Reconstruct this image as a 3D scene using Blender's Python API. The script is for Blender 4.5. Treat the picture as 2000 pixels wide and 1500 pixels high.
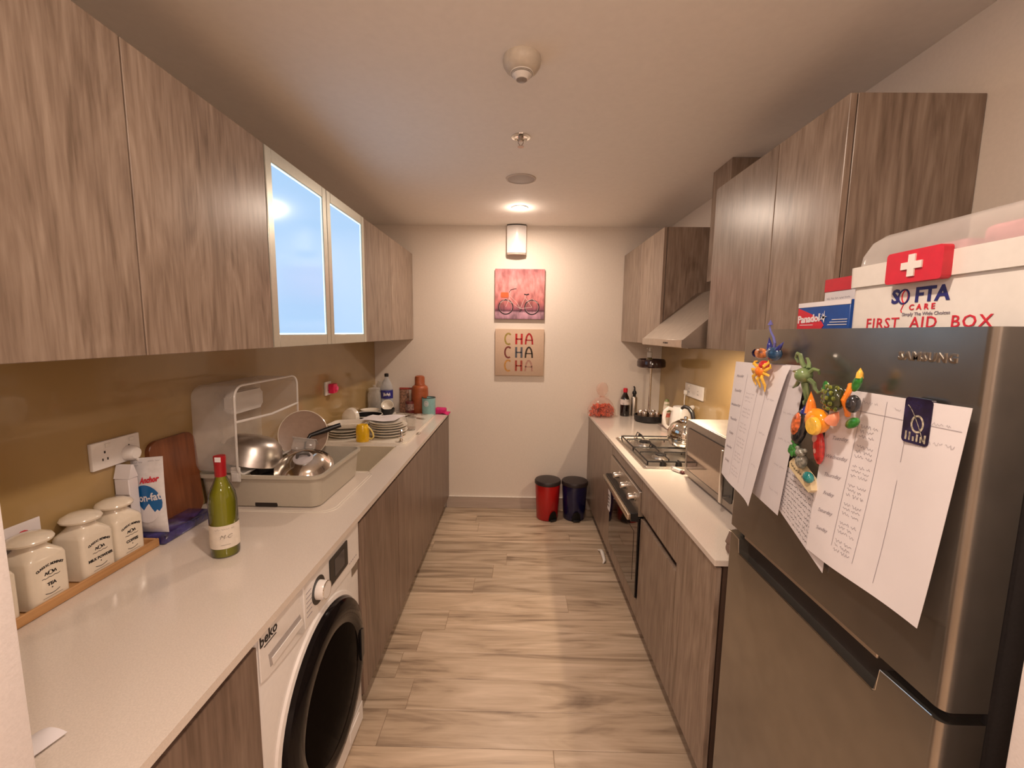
import bpy, bmesh, math, random
from mathutils import Vector, Matrix, noise
for o in list(bpy.data.objects): bpy.data.objects.remove(o)
SC = bpy.context.scene; C = SC.collection
PI = math.pi; rnd = random.Random(7)

# ------------------------------------------------------------------ camera
HC = 1.5153
f_px, pitch, yaw, roll = 835.69, .1196, -.0124, .0131
cp, sp, cy_, sy_ = math.cos(pitch), math.sin(pitch), math.cos(yaw), math.sin(yaw)
fwd = Vector((sy_*cp, cy_*cp, -sp)); rt = Vector((cy_, -sy_, 0)); up = rt.cross(fwd)
r2 = rt*math.cos(roll) + up*math.sin(roll); u2 = -rt*math.sin(roll) + up*math.cos(roll)
cam = bpy.data.objects.new('camera', bpy.data.cameras.new('camera')); C.objects.link(cam)
M = Matrix((r2, u2, -fwd)).transposed().to_4x4(); M.translation = Vector((0, 0, HC)); cam.matrix_world = M
cam.data.sensor_width = 36; cam.data.lens = f_px/2000*36; cam.data.clip_start = .02
SC.camera = cam
# ------------------------------------------------------------------ world, view, lamps
w = bpy.data.worlds.new('world'); SC.world = w; w.use_nodes = True
w.node_tree.nodes['Background'].inputs[0].default_value = (.75, .80, 1, 1); w.node_tree.nodes['Background'].inputs[1].default_value = .3
SC.view_settings.view_transform = 'Standard'; SC.view_settings.look = 'None'
SC.view_settings.exposure = 0.32; SC.view_settings.gamma = 1; SC.view_settings.use_curve_mapping = False
def lamp(name, loc, power, col, size=.05, kind='AREA', rot=(0, 0, 0), spread=PI):
    l = bpy.data.lights.new(name, kind); l.energy = power; l.color = col
    if kind == 'AREA': l.shape = 'DISK'; l.size = size; l.spread = spread
    else: l.shadow_soft_size = size
    o = bpy.data.objects.new(name, l); o.location = loc; o.rotation_euler = rot; C.objects.link(o); return o
WARM = (1, .80, .645)
lamp('downlight_glow', (0, 3.05, 2.345), 9.5, WARM, .09)
lamp('downlight_fill', (0, 3.05, 2.325), 1.2, WARM, .035, 'POINT')  # point fill added at each kitchen downlight to lift ceiling and upper walls
lamp('downlight_glow', (0, .55, 2.345), 8, WARM, .09)
lamp('downlight_fill', (0, .55, 2.325), 5, WARM, .035, 'POINT')
for x in (-.8, .8):
    for y in (-.75, -1.9): lamp('room_fill_light', (x, y, 2.33), 14, (1, .80, .70), .16)  # unseen lamps added behind the camera as ambient fill
lamp('hood_lamp_glow', (.87, 2.24, 1.447), 5.5, (1, .77, .54), .035)

# ------------------------------------------------------------------ materials
def mk(name):
    m = bpy.data.materials.new(name); m.use_nodes = True
    return m, m.node_tree, m.node_tree.nodes['Principled BSDF']
def L(nt, a, b): nt.links.new(a, b)
def mat(name, col, rough=.5, metal=0, bump=0, nscale=60, var=.06, coat=0, emit=None, es=0, trans=0, spec=None, alpha=1):
    m, nt, b = mk(name)
    tc = nt.nodes.new('ShaderNodeTexCoord'); n = nt.nodes.new('ShaderNodeTexNoise'); n.inputs['Scale'].default_value = nscale
    n.inputs['Detail'].default_value = 3
    L(nt, tc.outputs['Object'], n.inputs['Vector'])
    r = nt.nodes.new('ShaderNodeValToRGB'); c = Vector(col[:3])
    r.color_ramp.elements[0].position = .3; r.color_ramp.elements[1].position = .7
    r.color_ramp.elements[0].color = (*[max(0, q*(1-var)) for q in c], 1); r.color_ramp.elements[1].color = (*[min(1, q*(1+var)) for q in c], 1)
    L(nt, n.outputs['Fac'], r.inputs[0]); L(nt, r.outputs[0], b.inputs['Base Color'])
    b.inputs['Roughness'].default_value = rough; b.inputs['Metallic'].default_value = metal
    b.inputs['Coat Weight'].default_value = coat; b.inputs['Transmission Weight'].default_value = trans; b.inputs['Alpha'].default_value = alpha
    if spec is not None: b.inputs['Specular IOR Level'].default_value = spec
    if bump:
        bp = nt.nodes.new('ShaderNodeBump'); bp.inputs['Strength'].default_value = bump; bp.inputs['Distance'].default_value = .002
        L(nt, n.outputs['Fac'], bp.inputs['Height']); L(nt, bp.outputs[0], b.inputs['Normal'])
    if emit: b.inputs['Emission Color'].default_value = (*emit, 1); b.inputs['Emission Strength'].default_value = es
    return m
def wood(name, cols, scale, rough=.42, dist=1.2, fine=.35, bump=.08, vary=.09):
    """cols dark, mid, light; scale = xyz frequencies, small along the grain"""
    m, nt, b = mk(name)
    tc = nt.nodes.new('ShaderNodeTexCoord'); oi = nt.nodes.new('ShaderNodeObjectInfo')
    cb = nt.nodes.new('ShaderNodeVectorMath'); cb.operation = 'MULTIPLY_ADD'
    sc = nt.nodes.new('ShaderNodeCombineXYZ')
    for i in range(3):
        mm = nt.nodes.new('ShaderNodeMath'); mm.operation = 'MULTIPLY'; mm.inputs[1].default_value = (7.3, 11.7, 5.1)[i]
        L(nt, oi.outputs['Random'], mm.inputs[0]); L(nt, mm.outputs[0], sc.inputs[i])
    cb.inputs[1].default_value = (1, 1, 1); L(nt, tc.outputs['Object'], cb.inputs[0]); L(nt, sc.outputs[0], cb.inputs[2])
    mp = nt.nodes.new('ShaderNodeMapping'); mp.inputs['Scale'].default_value = scale; L(nt, cb.outputs[0], mp.inputs[0])
    n1 = nt.nodes.new('ShaderNodeTexNoise'); n1.inputs['Scale'].default_value = 1; n1.inputs['Detail'].default_value = 5; n1.inputs['Distortion'].default_value = dist
    L(nt, mp.outputs[0], n1.inputs['Vector'])
    mp2 = nt.nodes.new('ShaderNodeMapping'); mp2.inputs['Scale'].default_value = [s*9 if s > min(scale) else s*4 for s in scale]; L(nt, cb.outputs[0], mp2.inputs[0])
    n2 = nt.nodes.new('ShaderNodeTexNoise'); n2.inputs['Scale'].default_value = 1; n2.inputs['Detail'].default_value = 3; n2.inputs['Distortion'].default_value = .3
    L(nt, mp2.outputs[0], n2.inputs['Vector'])
    mx = nt.nodes.new('ShaderNodeMix'); mx.data_type = 'FLOAT'; mx.inputs[0].default_value = fine
    L(nt, n1.outputs['Fac'], mx.inputs[2]); L(nt, n2.outputs['Fac'], mx.inputs[3])
    r = nt.nodes.new('ShaderNodeValToRGB'); e = r.color_ramp.elements
    e[0].position = .30; e[0].color = (*cols[0], 1); e[1].position = .68; e[1].color = (*cols[2], 1)
    q = e.new(.48); q.color = (*cols[1], 1)
    L(nt, mx.outputs[0], r.inputs[0])
    hs = nt.nodes.new('ShaderNodeHueSaturation'); mr = nt.nodes.new('ShaderNodeMapRange'); mr.inputs[3].default_value = 1-vary; mr.inputs[4].default_value = 1+vary
    L(nt, oi.outputs['Random'], mr.inputs[0]); L(nt, mr.outputs[0], hs.inputs['Value']); L(nt, r.outputs[0], hs.inputs['Color'])
    L(nt, hs.outputs[0], b.inputs['Base Color']); b.inputs['Roughness'].default_value = rough
    bp = nt.nodes.new('ShaderNodeBump'); bp.inputs['Strength'].default_value = bump; bp.inputs['Distance'].default_value = .002
    L(nt, n2.outputs['Fac'], bp.inputs['Height']); L(nt, bp.outputs[0], b.inputs['Normal'])
    return m
def clear(name, col, fac=.6, rough=.15, body='d'):
    """thin see-through plastic: part clear, part milky, with a glossy surface"""
    m, nt, b = mk(name); b.inputs['Base Color'].default_value = (*col, 1); b.inputs['Roughness'].default_value = rough
    out = nt.nodes['Material Output']; t = nt.nodes.new('ShaderNodeBsdfTransparent'); t.inputs[0].default_value = (*[min(1, .5+q*.5) for q in col], 1)
    tc = nt.nodes.new('ShaderNodeTexCoord'); n = nt.nodes.new('ShaderNodeTexNoise'); n.inputs['Scale'].default_value = 14
    L(nt, tc.outputs['Object'], n.inputs['Vector'])
    lw = nt.nodes.new('ShaderNodeLayerWeight'); lw.inputs[0].default_value = .35
    ma = nt.nodes.new('ShaderNodeMath'); ma.operation = 'MULTIPLY_ADD'; ma.inputs[1].default_value = .36; ma.inputs[2].default_value = 1-fac-.08
    mb = nt.nodes.new('ShaderNodeMath'); mb.operation = 'MULTIPLY_ADD'; mb.inputs[1].default_value = .16; mb.use_clamp = True
    L(nt, lw.outputs['Facing'], ma.inputs[0]); L(nt, n.outputs['Fac'], mb.inputs[0]); L(nt, ma.outputs[0], mb.inputs[2])
    x = nt.nodes.new('ShaderNodeMixShader'); L(nt, mb.outputs[0], x.inputs[0]); L(nt, t.outputs[0], x.inputs[1]); L(nt, b.outputs[0], x.inputs[2])
    L(nt, x.outputs[0], out.inputs[0]); return m
# cabinet laminate: grain runs up and down
CAB = ((.155, .105, .073), (.275, .200, .150), (.395, .305, .238))
m_cab = wood('oak_laminate', CAB, (12, 12, 2.0), .31, 2.8, .44)
m_cabl = wood('oak_laminate_shaded', [[q*k for q, k in zip(c, (.68, .62, .60))] for c in CAB], (12, 12, 1.6), .36, 2.0, .44)  # same laminate darkened in colour, for the shade on the left base doors
m_cabd = wood('oak_laminate_dark', ((.045, .026, .018), (.08, .048, .034), (.11, .07, .05)), (9, 9, .75), .45, 1.0)
m_floor = wood('floor_planks', ((.20, .135, .09), (.50, .375, .26), (.68, .535, .40)), (1.1, 9, 9), .36, 2.4, .24, .08, vary=.13)
m_wall = mat('wall_paint', (.80, .71, .62), .75, var=.02, bump=.05, nscale=90)
m_ceil = mat('ceiling_paint', (.92, .87, .81), .8, var=.015, nscale=40)
m_nib = mat('partition_paint', (.80, .74, .72), .7, var=.03, bump=.25, nscale=260)
m_skirt = wood('skirting_laminate', ((.42, .33, .27), (.52, .42, .35), (.6, .5, .42)), (1, 9, 9), .5)
m_skirtcap = mat('skirting_cap', (.85, .78, .7), .5)
m_splash = mat('gold_back_painted_glass', (.40, .27, .115), .16, var=.05, nscale=5, coat=.4)
def quartz():
    m = mat('quartz_worktop', (.74, .655, .58), .15, var=.06, nscale=330, coat=.25); return m
m_top = quartz()
m_plinth = mat('plinth_brown', (.07, .042, .03), .5)
m_gap = mat('dark_recess', (.02, .013, .01), .6)
m_steel = mat('brushed_steel', (.62, .58, .53), .28, 1, var=.08, nscale=30)
m_steelm = mat('matt_steel', (.55, .49, .43), .42, 1, var=.05, nscale=30)
m_chrome = mat('chrome', (.8, .78, .75), .10, 1)
m_alu = mat('aluminium', (.62, .58, .54), .33, 1)
m_white = mat('white_plastic', (.80, .76, .71), .35, var=.02)
m_whiteg = mat('white_enamel', (.84, .80, .77), .22, var=.02, coat=.3)
m_porc = mat('white_porcelain', (.86, .80, .70), .2, var=.02, coat=.4)
m_cream = mat('cream_ceramic', (.80, .71, .58), .16, var=.02, coat=.5)
m_black = mat('black_plastic', (.012, .011, .012), .35)
m_blackg = mat('black_glass', (.006, .005, .006), .04, coat=.6)
m_iron = mat('black_enamelled_iron', (.012, .010, .010), .45)
m_fridge = mat('dark_brushed_silver', (.33, .305, .27), .27, .92, var=.07, nscale=18)
m_fridgeb = mat('fridge_side_grey', (.055, .047, .045), .4, .3, var=.08, nscale=200)
m_ink = mat('black_ink', (.02, .016, .015), .6)
m_ink2 = mat('pencil_ink', (.30, .27, .31), .7)
m_red = mat('red_print', (.62, .02, .04), .4)
m_paper = mat('white_paper', (.80, .76, .78), .8, var=.025, nscale=12, bump=.15)
m_paperb = mat('note_paper', (.70, .66, .68), .8, var=.03, nscale=12, bump=.15)
m_tub = mat('beige_plastic', (.50, .45, .365), .38, var=.02)
m_sink = mat('beige_composite', (.62, .54, .41), .3, var=.04, nscale=200)
m_clear = clear('milky_clear_plastic', (.92, .89, .86), .79, .14)
m_milky = clear('milky_plastic_rim', (.92, .89, .86), .45, .12)
m_clear2 = clear('clear_plastic', (.9, .87, .82), .80, .08)
m_bag = clear('thin_clear_bag', (.95, .80, .74), .95, .12)
m_board = wood('dark_board_wood', ((.07, .020, .008), (.17, .052, .018), (.27, .095, .035)), (8, 6, .8), .35)
m_tray = wood('pine_tray', ((.42, .21, .075), (.56, .30, .12), (.66, .38, .17)), (12, 1.2, 12), .5)
m_blue = mat('deep_blue_print', (.01, .07, .32), .35)
m_teal = mat('pale_teal_enamel', (.27, .50, .50), .3)
m_terra = mat('terracotta', (.36, .085, .025), .45, var=.12, nscale=30)
m_pink = mat('magenta_cloth', (.62, .015, .16), .75, var=.15, nscale=60)
m_yellow = mat('yellow_glaze', (.86, .52, .012), .2, coat=.4)

# ------------------------------------------------------------------ mesh helpers
def B(): return bmesh.new()
def box(bm, x0, x1, y0, y1, z0, z1, r=0, seg=2, mtx=None):
    vs = bmesh.ops.create_cube(bm, size=1)['verts']
    for v in vs: v.co = Vector(((x0+x1)/2+v.co.x*(x1-x0), (y0+y1)/2+v.co.y*(y1-y0), (z0+z1)/2+v.co.z*(z1-z0)))
    if r:
        es = list({e for v in vs for e in v.link_edges})
        res = bmesh.ops.bevel(bm, geom=es, offset=min(r, abs(x1-x0)*.49, abs(y1-y0)*.49, abs(z1-z0)*.49), segments=seg, profile=.5, affect='EDGES')
        vs = [v for v in set(vs) if v.is_valid] + list(res['verts'])
        vs = list(set(vs))
    if mtx:
        for v in vs: v.co = mtx @ v.co
    return vs
def cbox(bm, c, s, r=0, seg=2, mtx=None):
    return box(bm, c[0]-s[0]/2, c[0]+s[0]/2, c[1]-s[1]/2, c[1]+s[1]/2, c[2]-s[2]/2, c[2]+s[2]/2, r, seg, mtx)
def lathe(bm, prof, c=(0, 0, 0), seg=28, mtx=None, ax='z', sx=1, sy=1):
    rings = []
    def P(r, z, a):
        p = (r*math.cos(a)*sx, r*math.sin(a)*sy, z)
        if ax == 'x': p = (p[2], p[0], p[1])
        if ax == 'y': p = (p[0], p[2], p[1])
        v = Vector(p)
        if mtx: v = mtx @ v
        return v + Vector(c)
    for r, z in prof:
        if r < 1e-6: rings.append([bm.verts.new(P(0, z, 0))])
        else: rings.append([bm.verts.new(P(r, z, 2*PI*i/seg)) for i in range(seg)])
    for a, b in zip(rings, rings[1:]):
        for i in range(seg):
            j = (i+1) % seg
            if len(a) == 1 and len(b) == 1: continue
            if len(a) == 1: bm.faces.new((a[0], b[i], b[j]))
            elif len(b) == 1: bm.faces.new((a[i], b[0], a[j]))
            else: bm.faces.new((a[i], b[i], b[j], a[j]))
def tube(bm, pts, r, seg=8, closed=False, caps=True):
    pts = [Vector(p) for p in pts]; n = len(pts); rr = r if isinstance(r, (list, tuple)) else [r]*n
    rings = []; prev = None
    for i, p in enumerate(pts):
        t = (pts[(i+1) % n]-pts[i-1]) if closed else (pts[min(i+1, n-1)]-pts[max(i-1, 0)])
        t.normalize()
        if prev is None:
            a = Vector((0, 0, 1)) if abs(t.z) < .9 else Vector((1, 0, 0)); s = t.cross(a).normalized()
        else:
            s = (prev - t*prev.dot(t)).normalized()
        prev = s; q = t.cross(s)
        rings.append([bm.verts.new(p+(s*math.cos(2*PI*k/seg)+q*math.sin(2*PI*k/seg))*rr[i]) for k in range(seg)])
    m = n if closed else n-1
    for i in range(m):
        a, b = rings[i], rings[(i+1) % n]
        for k in range(seg): bm.faces.new((a[k], b[k], b[(k+1) % seg], a[(k+1) % seg]))
    if caps and not closed: bm.faces.new(rings[0]); bm.faces.new(list(reversed(rings[-1])))
def prism(bm, pts, fn, d0, d1):
    """2D outline pts mapped by fn(u, v, d), extruded between d0 and d1"""
    a = [bm.verts.new(fn(u, v, d0)) for u, v in pts]; b = [bm.verts.new(fn(u, v, d1)) for u, v in pts]
    bm.faces.new(a); bm.faces.new(list(reversed(b))); n = len(a)
    for i in range(n): bm.faces.new((a[i], b[i], b[(i+1) % n], a[(i+1) % n]))
def rrect(x0, x1, y0, y1, r, n=5):
    o = []
    for cx, cy, a0 in ((x1-r, y1-r, 0), (x0+r, y1-r, 90), (x0+r, y0+r, 180), (x1-r, y0+r, 270)):
        for k in range(n+1):
            a = math.radians(a0+90*k/n); o.append((cx+r*math.cos(a), cy+r*math.sin(a)))
    return o
def sheet(bm, S, nu=12, nv=12, th=.0006):
    g = [[bm.verts.new(S(i/nu, j/nv)) for j in range(nv+1)] for i in range(nu+1)]
    for i in range(nu):
        for j in range(nv): bm.faces.new((g[i][j], g[i+1][j], g[i+1][j+1], g[i][j+1]))
    bmesh.ops.recalc_face_normals(bm, faces=bm.faces[:])
    r = bmesh.ops.solidify(bm, geom=bm.faces[:], thickness=th)
_tc = {}
def text_verts(s, size, ext=.0004, bold=0, shear=0, spacing=1):
    """outline text turned into (verts, faces) in its own xy plane, centred"""
    k = (s, size, ext, bold, shear, spacing)
    if k in _tc: return _tc[k]
    cu = bpy.data.curves.new('lettering', 'FONT'); cu.body = s; cu.size = size; cu.extrude = ext; cu.offset = bold; cu.shear = shear
    cu.space_character = spacing; cu.resolution_u = 2; cu.align_x = 'CENTER'; cu.align_y = 'CENTER'
    o = bpy.data.objects.new('lettering', cu); C.objects.link(o); dg = bpy.context.evaluated_depsgraph_get()
    me = bpy.data.meshes.new_from_object(o.evaluated_get(dg)); bpy.data.objects.remove(o); bpy.data.curves.remove(cu)
    r = ([v.co.copy() for v in me.vertices], [tuple(p.vertices) for p in me.polygons]); bpy.data.meshes.remove(me)
    _tc[k] = r; return r
def add_text(bm, s, size, org, right, upv, fn=None, rot=0, **kw):
    vs, fs = text_verts(s, size, **kw); R, U = Vector(right).normalized(), Vector(upv).normalized(); N = R.cross(U); org = Vector(org)
    ca, sa = math.cos(rot), math.sin(rot); nv = []
    for v in vs:
        x, y = v.x*ca-v.y*sa, v.x*sa+v.y*ca
        nv.append(bm.verts.new(fn(x, y, v.z) if fn else org+R*x+U*y+N*v.z))
    for q in fs:
        try: bm.faces.new([nv[i] for i in q])
        except ValueError: pass
def ribbon(bm, pts, wd, fn):
    """flat pen stroke through 2D pts, mapped by fn(u, v)"""
    n = len(pts); prev = None
    for i in range(n):
        a = pts[max(0, i-1)]; b = pts[min(n-1, i+1)]; dx, dy = b[0]-a[0], b[1]-a[1]; l = math.hypot(dx, dy) or 1
        nx, ny = -dy/l*wd/2, dx/l*wd/2
        p = bm.verts.new(fn(pts[i][0]+nx, pts[i][1]+ny)); q = bm.verts.new(fn(pts[i][0]-nx, pts[i][1]-ny))
        if prev: bm.faces.new((prev[0], p, q, prev[1]))
        prev = (p, q)
# ------------------------------------------------------------------ object helpers
def link(name, bm, m, parent=None, label=None, world=False, smooth=40, kind=None, recalc=True):
    if recalc: bmesh.ops.recalc_face_normals(bm, faces=bm.faces[:])
    me = bpy.data.meshes.new(name); 
    if world and parent is not None:
        r = parent
        while r.parent: r = r.parent
        off = r.location
        for v in bm.verts: v.co -= off
    bm.to_mesh(me); bm.free(); me.materials.append(m)
    if smooth:
        for p in me.polygons: p.use_smooth = True
        me.set_sharp_from_angle(angle=math.radians(smooth))
    o = bpy.data.objects.new(name, me); C.objects.link(o)
    if parent is not None: o.parent = parent
    if label: o['label'] = label
    if kind: o['kind'] = kind
    return o
def thing(name, label, cat, loc=(0, 0, 0), rz=0, group=None):
    o = bpy.data.objects.new(name, None); C.objects.link(o); o.empty_display_size = .05
    o.location = loc; o.rotation_euler = (0, 0, rz); o['label'] = label; o['category'] = cat
    if group: o['group'] = group
    return o
def tag(o, label, cat, group=None):
    o['label'] = label; o['category'] = cat
    if group: o['group'] = group
    return o
def solo(name, label, cat, bm, m, loc=None, group=None, smooth=40):
    """a thing that is one mesh; its origin is put at its base centre"""
    xs = [v.co.x for v in bm.verts]; ys = [v.co.y for v in bm.verts]; zs = [v.co.z for v in bm.verts]
    off = Vector(((min(xs)+max(xs))/2, (min(ys)+max(ys))/2, min(zs)))
    for v in bm.verts: v.co -= off
    o = link(name, bm, m, smooth=smooth); o.location = off if loc is None else loc
    return tag(o, label, cat, group)
def struct(name, bm, m, parent=None, **k):
    o = link(name, bm, m, parent, **k)
    if parent is None: o['kind'] = 'structure'
    return o
def dup(root, loc, rz=0, label=None, group=None):
    r = root.copy(); C.objects.link(r); r.location = loc; r.rotation_euler = (0, 0, rz)
    if label: r['label'] = label
    if group: r['group'] = group
    for ch in list(root.children):
        c = ch.copy(); C.objects.link(c); c.parent = r
        for g in ch.children:
            d = g.copy(); C.objects.link(d); d.parent = c
    return r
W = .846           # worktop height
XLW, XRW, YB, ZC = -1.203, 1.198, 3.568, 2.365

# ================================================================== ROOM
b = B(); box(b, -2.6, 2.6, -2.6, YB+.1, -.06, -.004); floor = struct('floor', b, m_floor, smooth=0)
b = B(); box(b, -2.6, 2.6, -2.6, YB+.1, ZC, ZC+.08); struct('ceiling', b, m_ceil, smooth=0)
b = B(); box(b, XLW-.1, XRW+.1, YB+.001, YB+.1, 0, ZC); struct('wall_back', b, m_wall, smooth=0)
b = B(); box(b, XLW-.1, XLW-.002, .452, YB, 0, ZC); struct('wall_left', b, m_wall, smooth=0)
b = B(); box(b, XRW+.002, XRW+.1, .452, YB, 0, ZC); struct('wall_right', b, m_wall, smooth=0)
b = B(); box(b, -2.6, -.571, .33, .45, 0, ZC, .006, 2); struct('wall_partition_left', b, m_nib)
b = B(); box(b, .572, 2.6, .33, .45, 0, ZC, .006, 2); struct('wall_partition_right', b, m_nib)
b = B(); box(b, -2.7, -2.6, -2.6, .45, 0, ZC); struct('wall_room_left', b, m_wall, smooth=0)
b = B(); box(b, 2.6, 2.7, -2.6, .45, 0, ZC); struct('wall_room_right', b, m_wall, smooth=0)
b = B(); box(b, -2.6, 2.6, -2.7, -2.6, 0, ZC); struct('wall_front', b, m_wall, smooth=0)
b = B(); box(b, -.6, .66, YB-.014, YB, 0, .098, .002, 1); sk = struct('baseboard_back', b, m_skirt)
b = B(); box(b, -.6, .66, YB-.016, YB, .098, .106, .002, 1); link('cap_strip', b, m_skirtcap, sk)
# floor planks, laid across the aisle
rows = []; y = YB-.02
k = 0
joints = {9: (-.244+.0,), }
yb = 1.553+.156*13
prng = random.Random(3)
cache = {}
def plank(x0, x1, y0, y1):
    b = B(); g = .0007
    box(b, x0+g, x1-g, y0+g, y1-g, -.004, 0, .0012, 1)
    off = Vector(((x0+x1)/2, (y0+y1)/2, 0))
    for v in b.verts: v.co -= off
    o = link('plank', b, m_floor, floor, smooth=0); o.location = off; return o
known = {2.81: -.055, 2.655: -.138, 2.50: -.244, 2.345: .299, 2.19: -.353, 2.03: -.464, 1.70: -.433, 1.55: -.501}
r = -1
for i in range(-6, 14):
    y0 = 1.553+.156*i; y1 = y0+.156
    if y0 >= YB: continue
    y1 = min(y1, YB)
    xs = None
    for kk, vv in known.items():
        if abs(kk-y1) < .05: xs = vv
    if xs is None: xs = prng.uniform(-.6, .6)
    cuts = [-.66]
    xx = xs-1.22
    while xx < .72:
        if xx > -.64: cuts.append(xx)
        xx += 1.22
    cuts.append(.72)
    if cuts[1]-cuts[0] < .02: cuts.pop(1)
    for a, c_ in zip(cuts, cuts[1:]):
        if c_-a > .01: plank(a, c_, y0, y1)

# splashbacks
b = B(); box(b, XLW, XLW+.006, .45, YB, W, 1.451, .0015, 1); tag(link('splashback', b, m_splash), 'gold glass splashback on the left wall above the long worktop', 'splashback')
b = B(); box(b, XRW-.006, XRW, .56, YB, W, 1.60, .0015, 1); tag(link('splashback', b, m_splash), 'gold glass splashback on the right wall behind the hob', 'splashback')

# ================================================================== CABINETS
def door(parent, x0, x1, y0, y1, z0, z1, m=None, name='door'):
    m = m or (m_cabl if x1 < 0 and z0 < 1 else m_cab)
    b = B(); g = .0020
    box(b, x0, x1, y0+g, y1-g, z0, z1, .0012, 1)
    c = Vector(((x0+x1)/2, (y0+y1)/2, (z0+z1)/2))
    r = parent.location
    for v in b.verts: v.co -= c
    o = link(name, b, m or m_cab, parent, smooth=0); o.location = c-r
    return o
def wall_unit(label, side, y0, y1, seams, z0=1.451, z1=2.139, xf=None, doors=True):
    s = -1 if side == 'L' else 1
    xw = XLW if s < 0 else XRW; xf = xf if xf is not None else (-.869 if s < 0 else .852)
    t = thing('wall_cabinet', label, 'cabinet', ((xw+xf)/2, (y0+y1)/2, z0))
    xi = xf+s*.020
    b = B(); box(b, min(xw, xi), max(xw, xi), y0+.0005, y1-.0005, z0, z1, .0008, 1)
    link('body', b, m_cab if s < 0 else m_cab, t, world=True, smooth=0)
    b = B(); box(b, min(xi, xi-s*.0012), max(xi, xi-s*.0012), y0+.004, y1-.004, z0+.003, z1-.003); link('seam_backing', b, m_gap, t, world=True, smooth=0)
    if doors:
        ys = [y0]+seams+[y1]
        for a, c_ in zip(ys, ys[1:]): door(t, min(xf, xf+s*.018), max(xf, xf+s*.018), a, c_, z0-.0, z1)
    return t
wall_unit('oak laminate wall cabinet with two doors, nearest on the left', 'L', .47, 1.518, [.992])
wall_unit('plain two door wall cabinet in the far left corner past the glass doors', 'L', 2.459, YB-.001, [2.963])
wall_unit('oak wall cabinet over the fridge and microwave, tallest looking on the right', 'R', 1.198, 1.955, [1.505], z0=1.456, z1=2.143)
wall_unit('oak wall cabinet between cooker hood and back wall on the right', 'R', 2.612, YB-.001, [3.083], z0=1.456, z1=2.143)
# glass fronted unit
t = thing('glass_wall_cabinet', 'wall cabinet with two lit frosted glass doors in steel frames', 'cabinet', (-1.03, 1.988, 1.451))
b = B()
for a in ((XLW, -.889, 1.519, 1.535), (XLW, -.889, 2.442, 2.458), (XLW, XLW+.012, 1.535, 2.442)): box(b, *a, 1.451, 2.139)
box(b, XLW, -.889, 1.535, 2.442, 1.451, 1.467); box(b, XLW, -.889, 1.535, 2.442, 2.123, 2.139); box(b, -1.19, -.93, 1.535, 2.442, 1.79, 1.802)
link('body', b, m_cab, t, world=True, smooth=0)
m_frame = mat('pale_aluminium_frame', (.60, .60, .53), .35, .6, var=.02)
m_pane = mat('backlit_frosted_glass', (.12, .17, .22), .12, emit=(.36, .61, .92), es=.78, var=.03, nscale=3)
m_led = mat('led_edge', (.8, .95, 1), .3, emit=(.62, .92, 1), es=1.25)
for a, c_ in ((1.518, 1.988), (1.988, 2.459)):
    b = B(); fw = .038; g = .002; x0, x1 = -.887, -.867
    box(b, x0, x1, a+g, a+g+fw, 1.451, 2.139, .002, 1); box(b, x0, x1, c_-g-fw, c_-g, 1.451, 2.139, .002, 1)
    box(b, x0, x1, a+g+fw, c_-g-fw, 1.451, 1.451+fw+.008, .002, 1); box(b, x0, x1, a+g+fw, c_-g-fw, 2.139-fw-.008, 2.139, .002, 1)
    d = link('door', b, m_frame, t, world=True)
    b = B(); box(b, -.879, -.874, a+fw+.0075, c_-fw-.0075, 1.502, 2.088); link('pane', b, m_pane, d, world=True, smooth=0)
    b = B()
    for q in ((a+fw+g, a+fw+.0075, 1.497, 2.093), (c_-fw-.0075, c_-fw-g, 1.497, 2.093)): box(b, -.877, -.8735, *q)
    box(b, -.877, -.8735, a+fw+.0075, c_-fw-.0075, 1.497, 1.502); box(b, -.877, -.8735, a+fw+.0075, c_-fw-.0075, 2.088, 2.093)
    link('light_strip', b, m_led, d, world=True, smooth=0)
# duct boxing over the hood
b = B(); box(b, 1.017, XRW, 2.182, 2.382, 1.80, ZC-.001, .001, 1)
solo('duct_boxing', 'wood clad duct box rising to the ceiling above the cooker hood', 'duct cover', b, m_cab, smooth=0)

# ---- base units left
def base_unit(name, label, side, y0, y1, fronts, cat='cabinet', ztop=W-.021):
    """fronts: (part name, y0, y1, z0, z1)"""
    s = -1 if side == 'L' else 1
    xw = XLW if s < 0 else XRW; xf = -.578 if s < 0 else .608
    t = thing(name, label, cat, ((xw+xf)/2, (y0+y1)/2, 0)); xi = xf+s*.022
    b = B(); box(b, min(xw, xi), max(xw, xi), y0+.0005, y1-.0005, .105, ztop); link('body', b, m_cabd, t, world=True, smooth=0)
    b = B(); box(b, min(xw, xf+s*.05), max(xw, xf+s*.05), y0+.0005, y1-.0005, .0, .105); link('plinth', b, m_plinth, t, world=True, smooth=0)
    for f in fronts:
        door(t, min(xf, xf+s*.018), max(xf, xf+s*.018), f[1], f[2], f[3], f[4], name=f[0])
    return t
ZD = .806
base_unit('base_cabinet', 'oak base cabinet nearest the camera, left of the washing machine', 'L', .451, .878, [('door', .451, .878, .105, ZD)])
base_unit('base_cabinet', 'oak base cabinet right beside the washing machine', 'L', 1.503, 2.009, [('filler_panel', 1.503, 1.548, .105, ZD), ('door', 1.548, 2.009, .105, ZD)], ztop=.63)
base_unit('sink_cabinet', 'long oak base cabinet under the sink running to the back wall', 'L', 2.010, YB-.001, [('door', 2.010, 2.79, .105, ZD), ('door', 2.79, YB-.002, .105, ZD)], ztop=.63)
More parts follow.
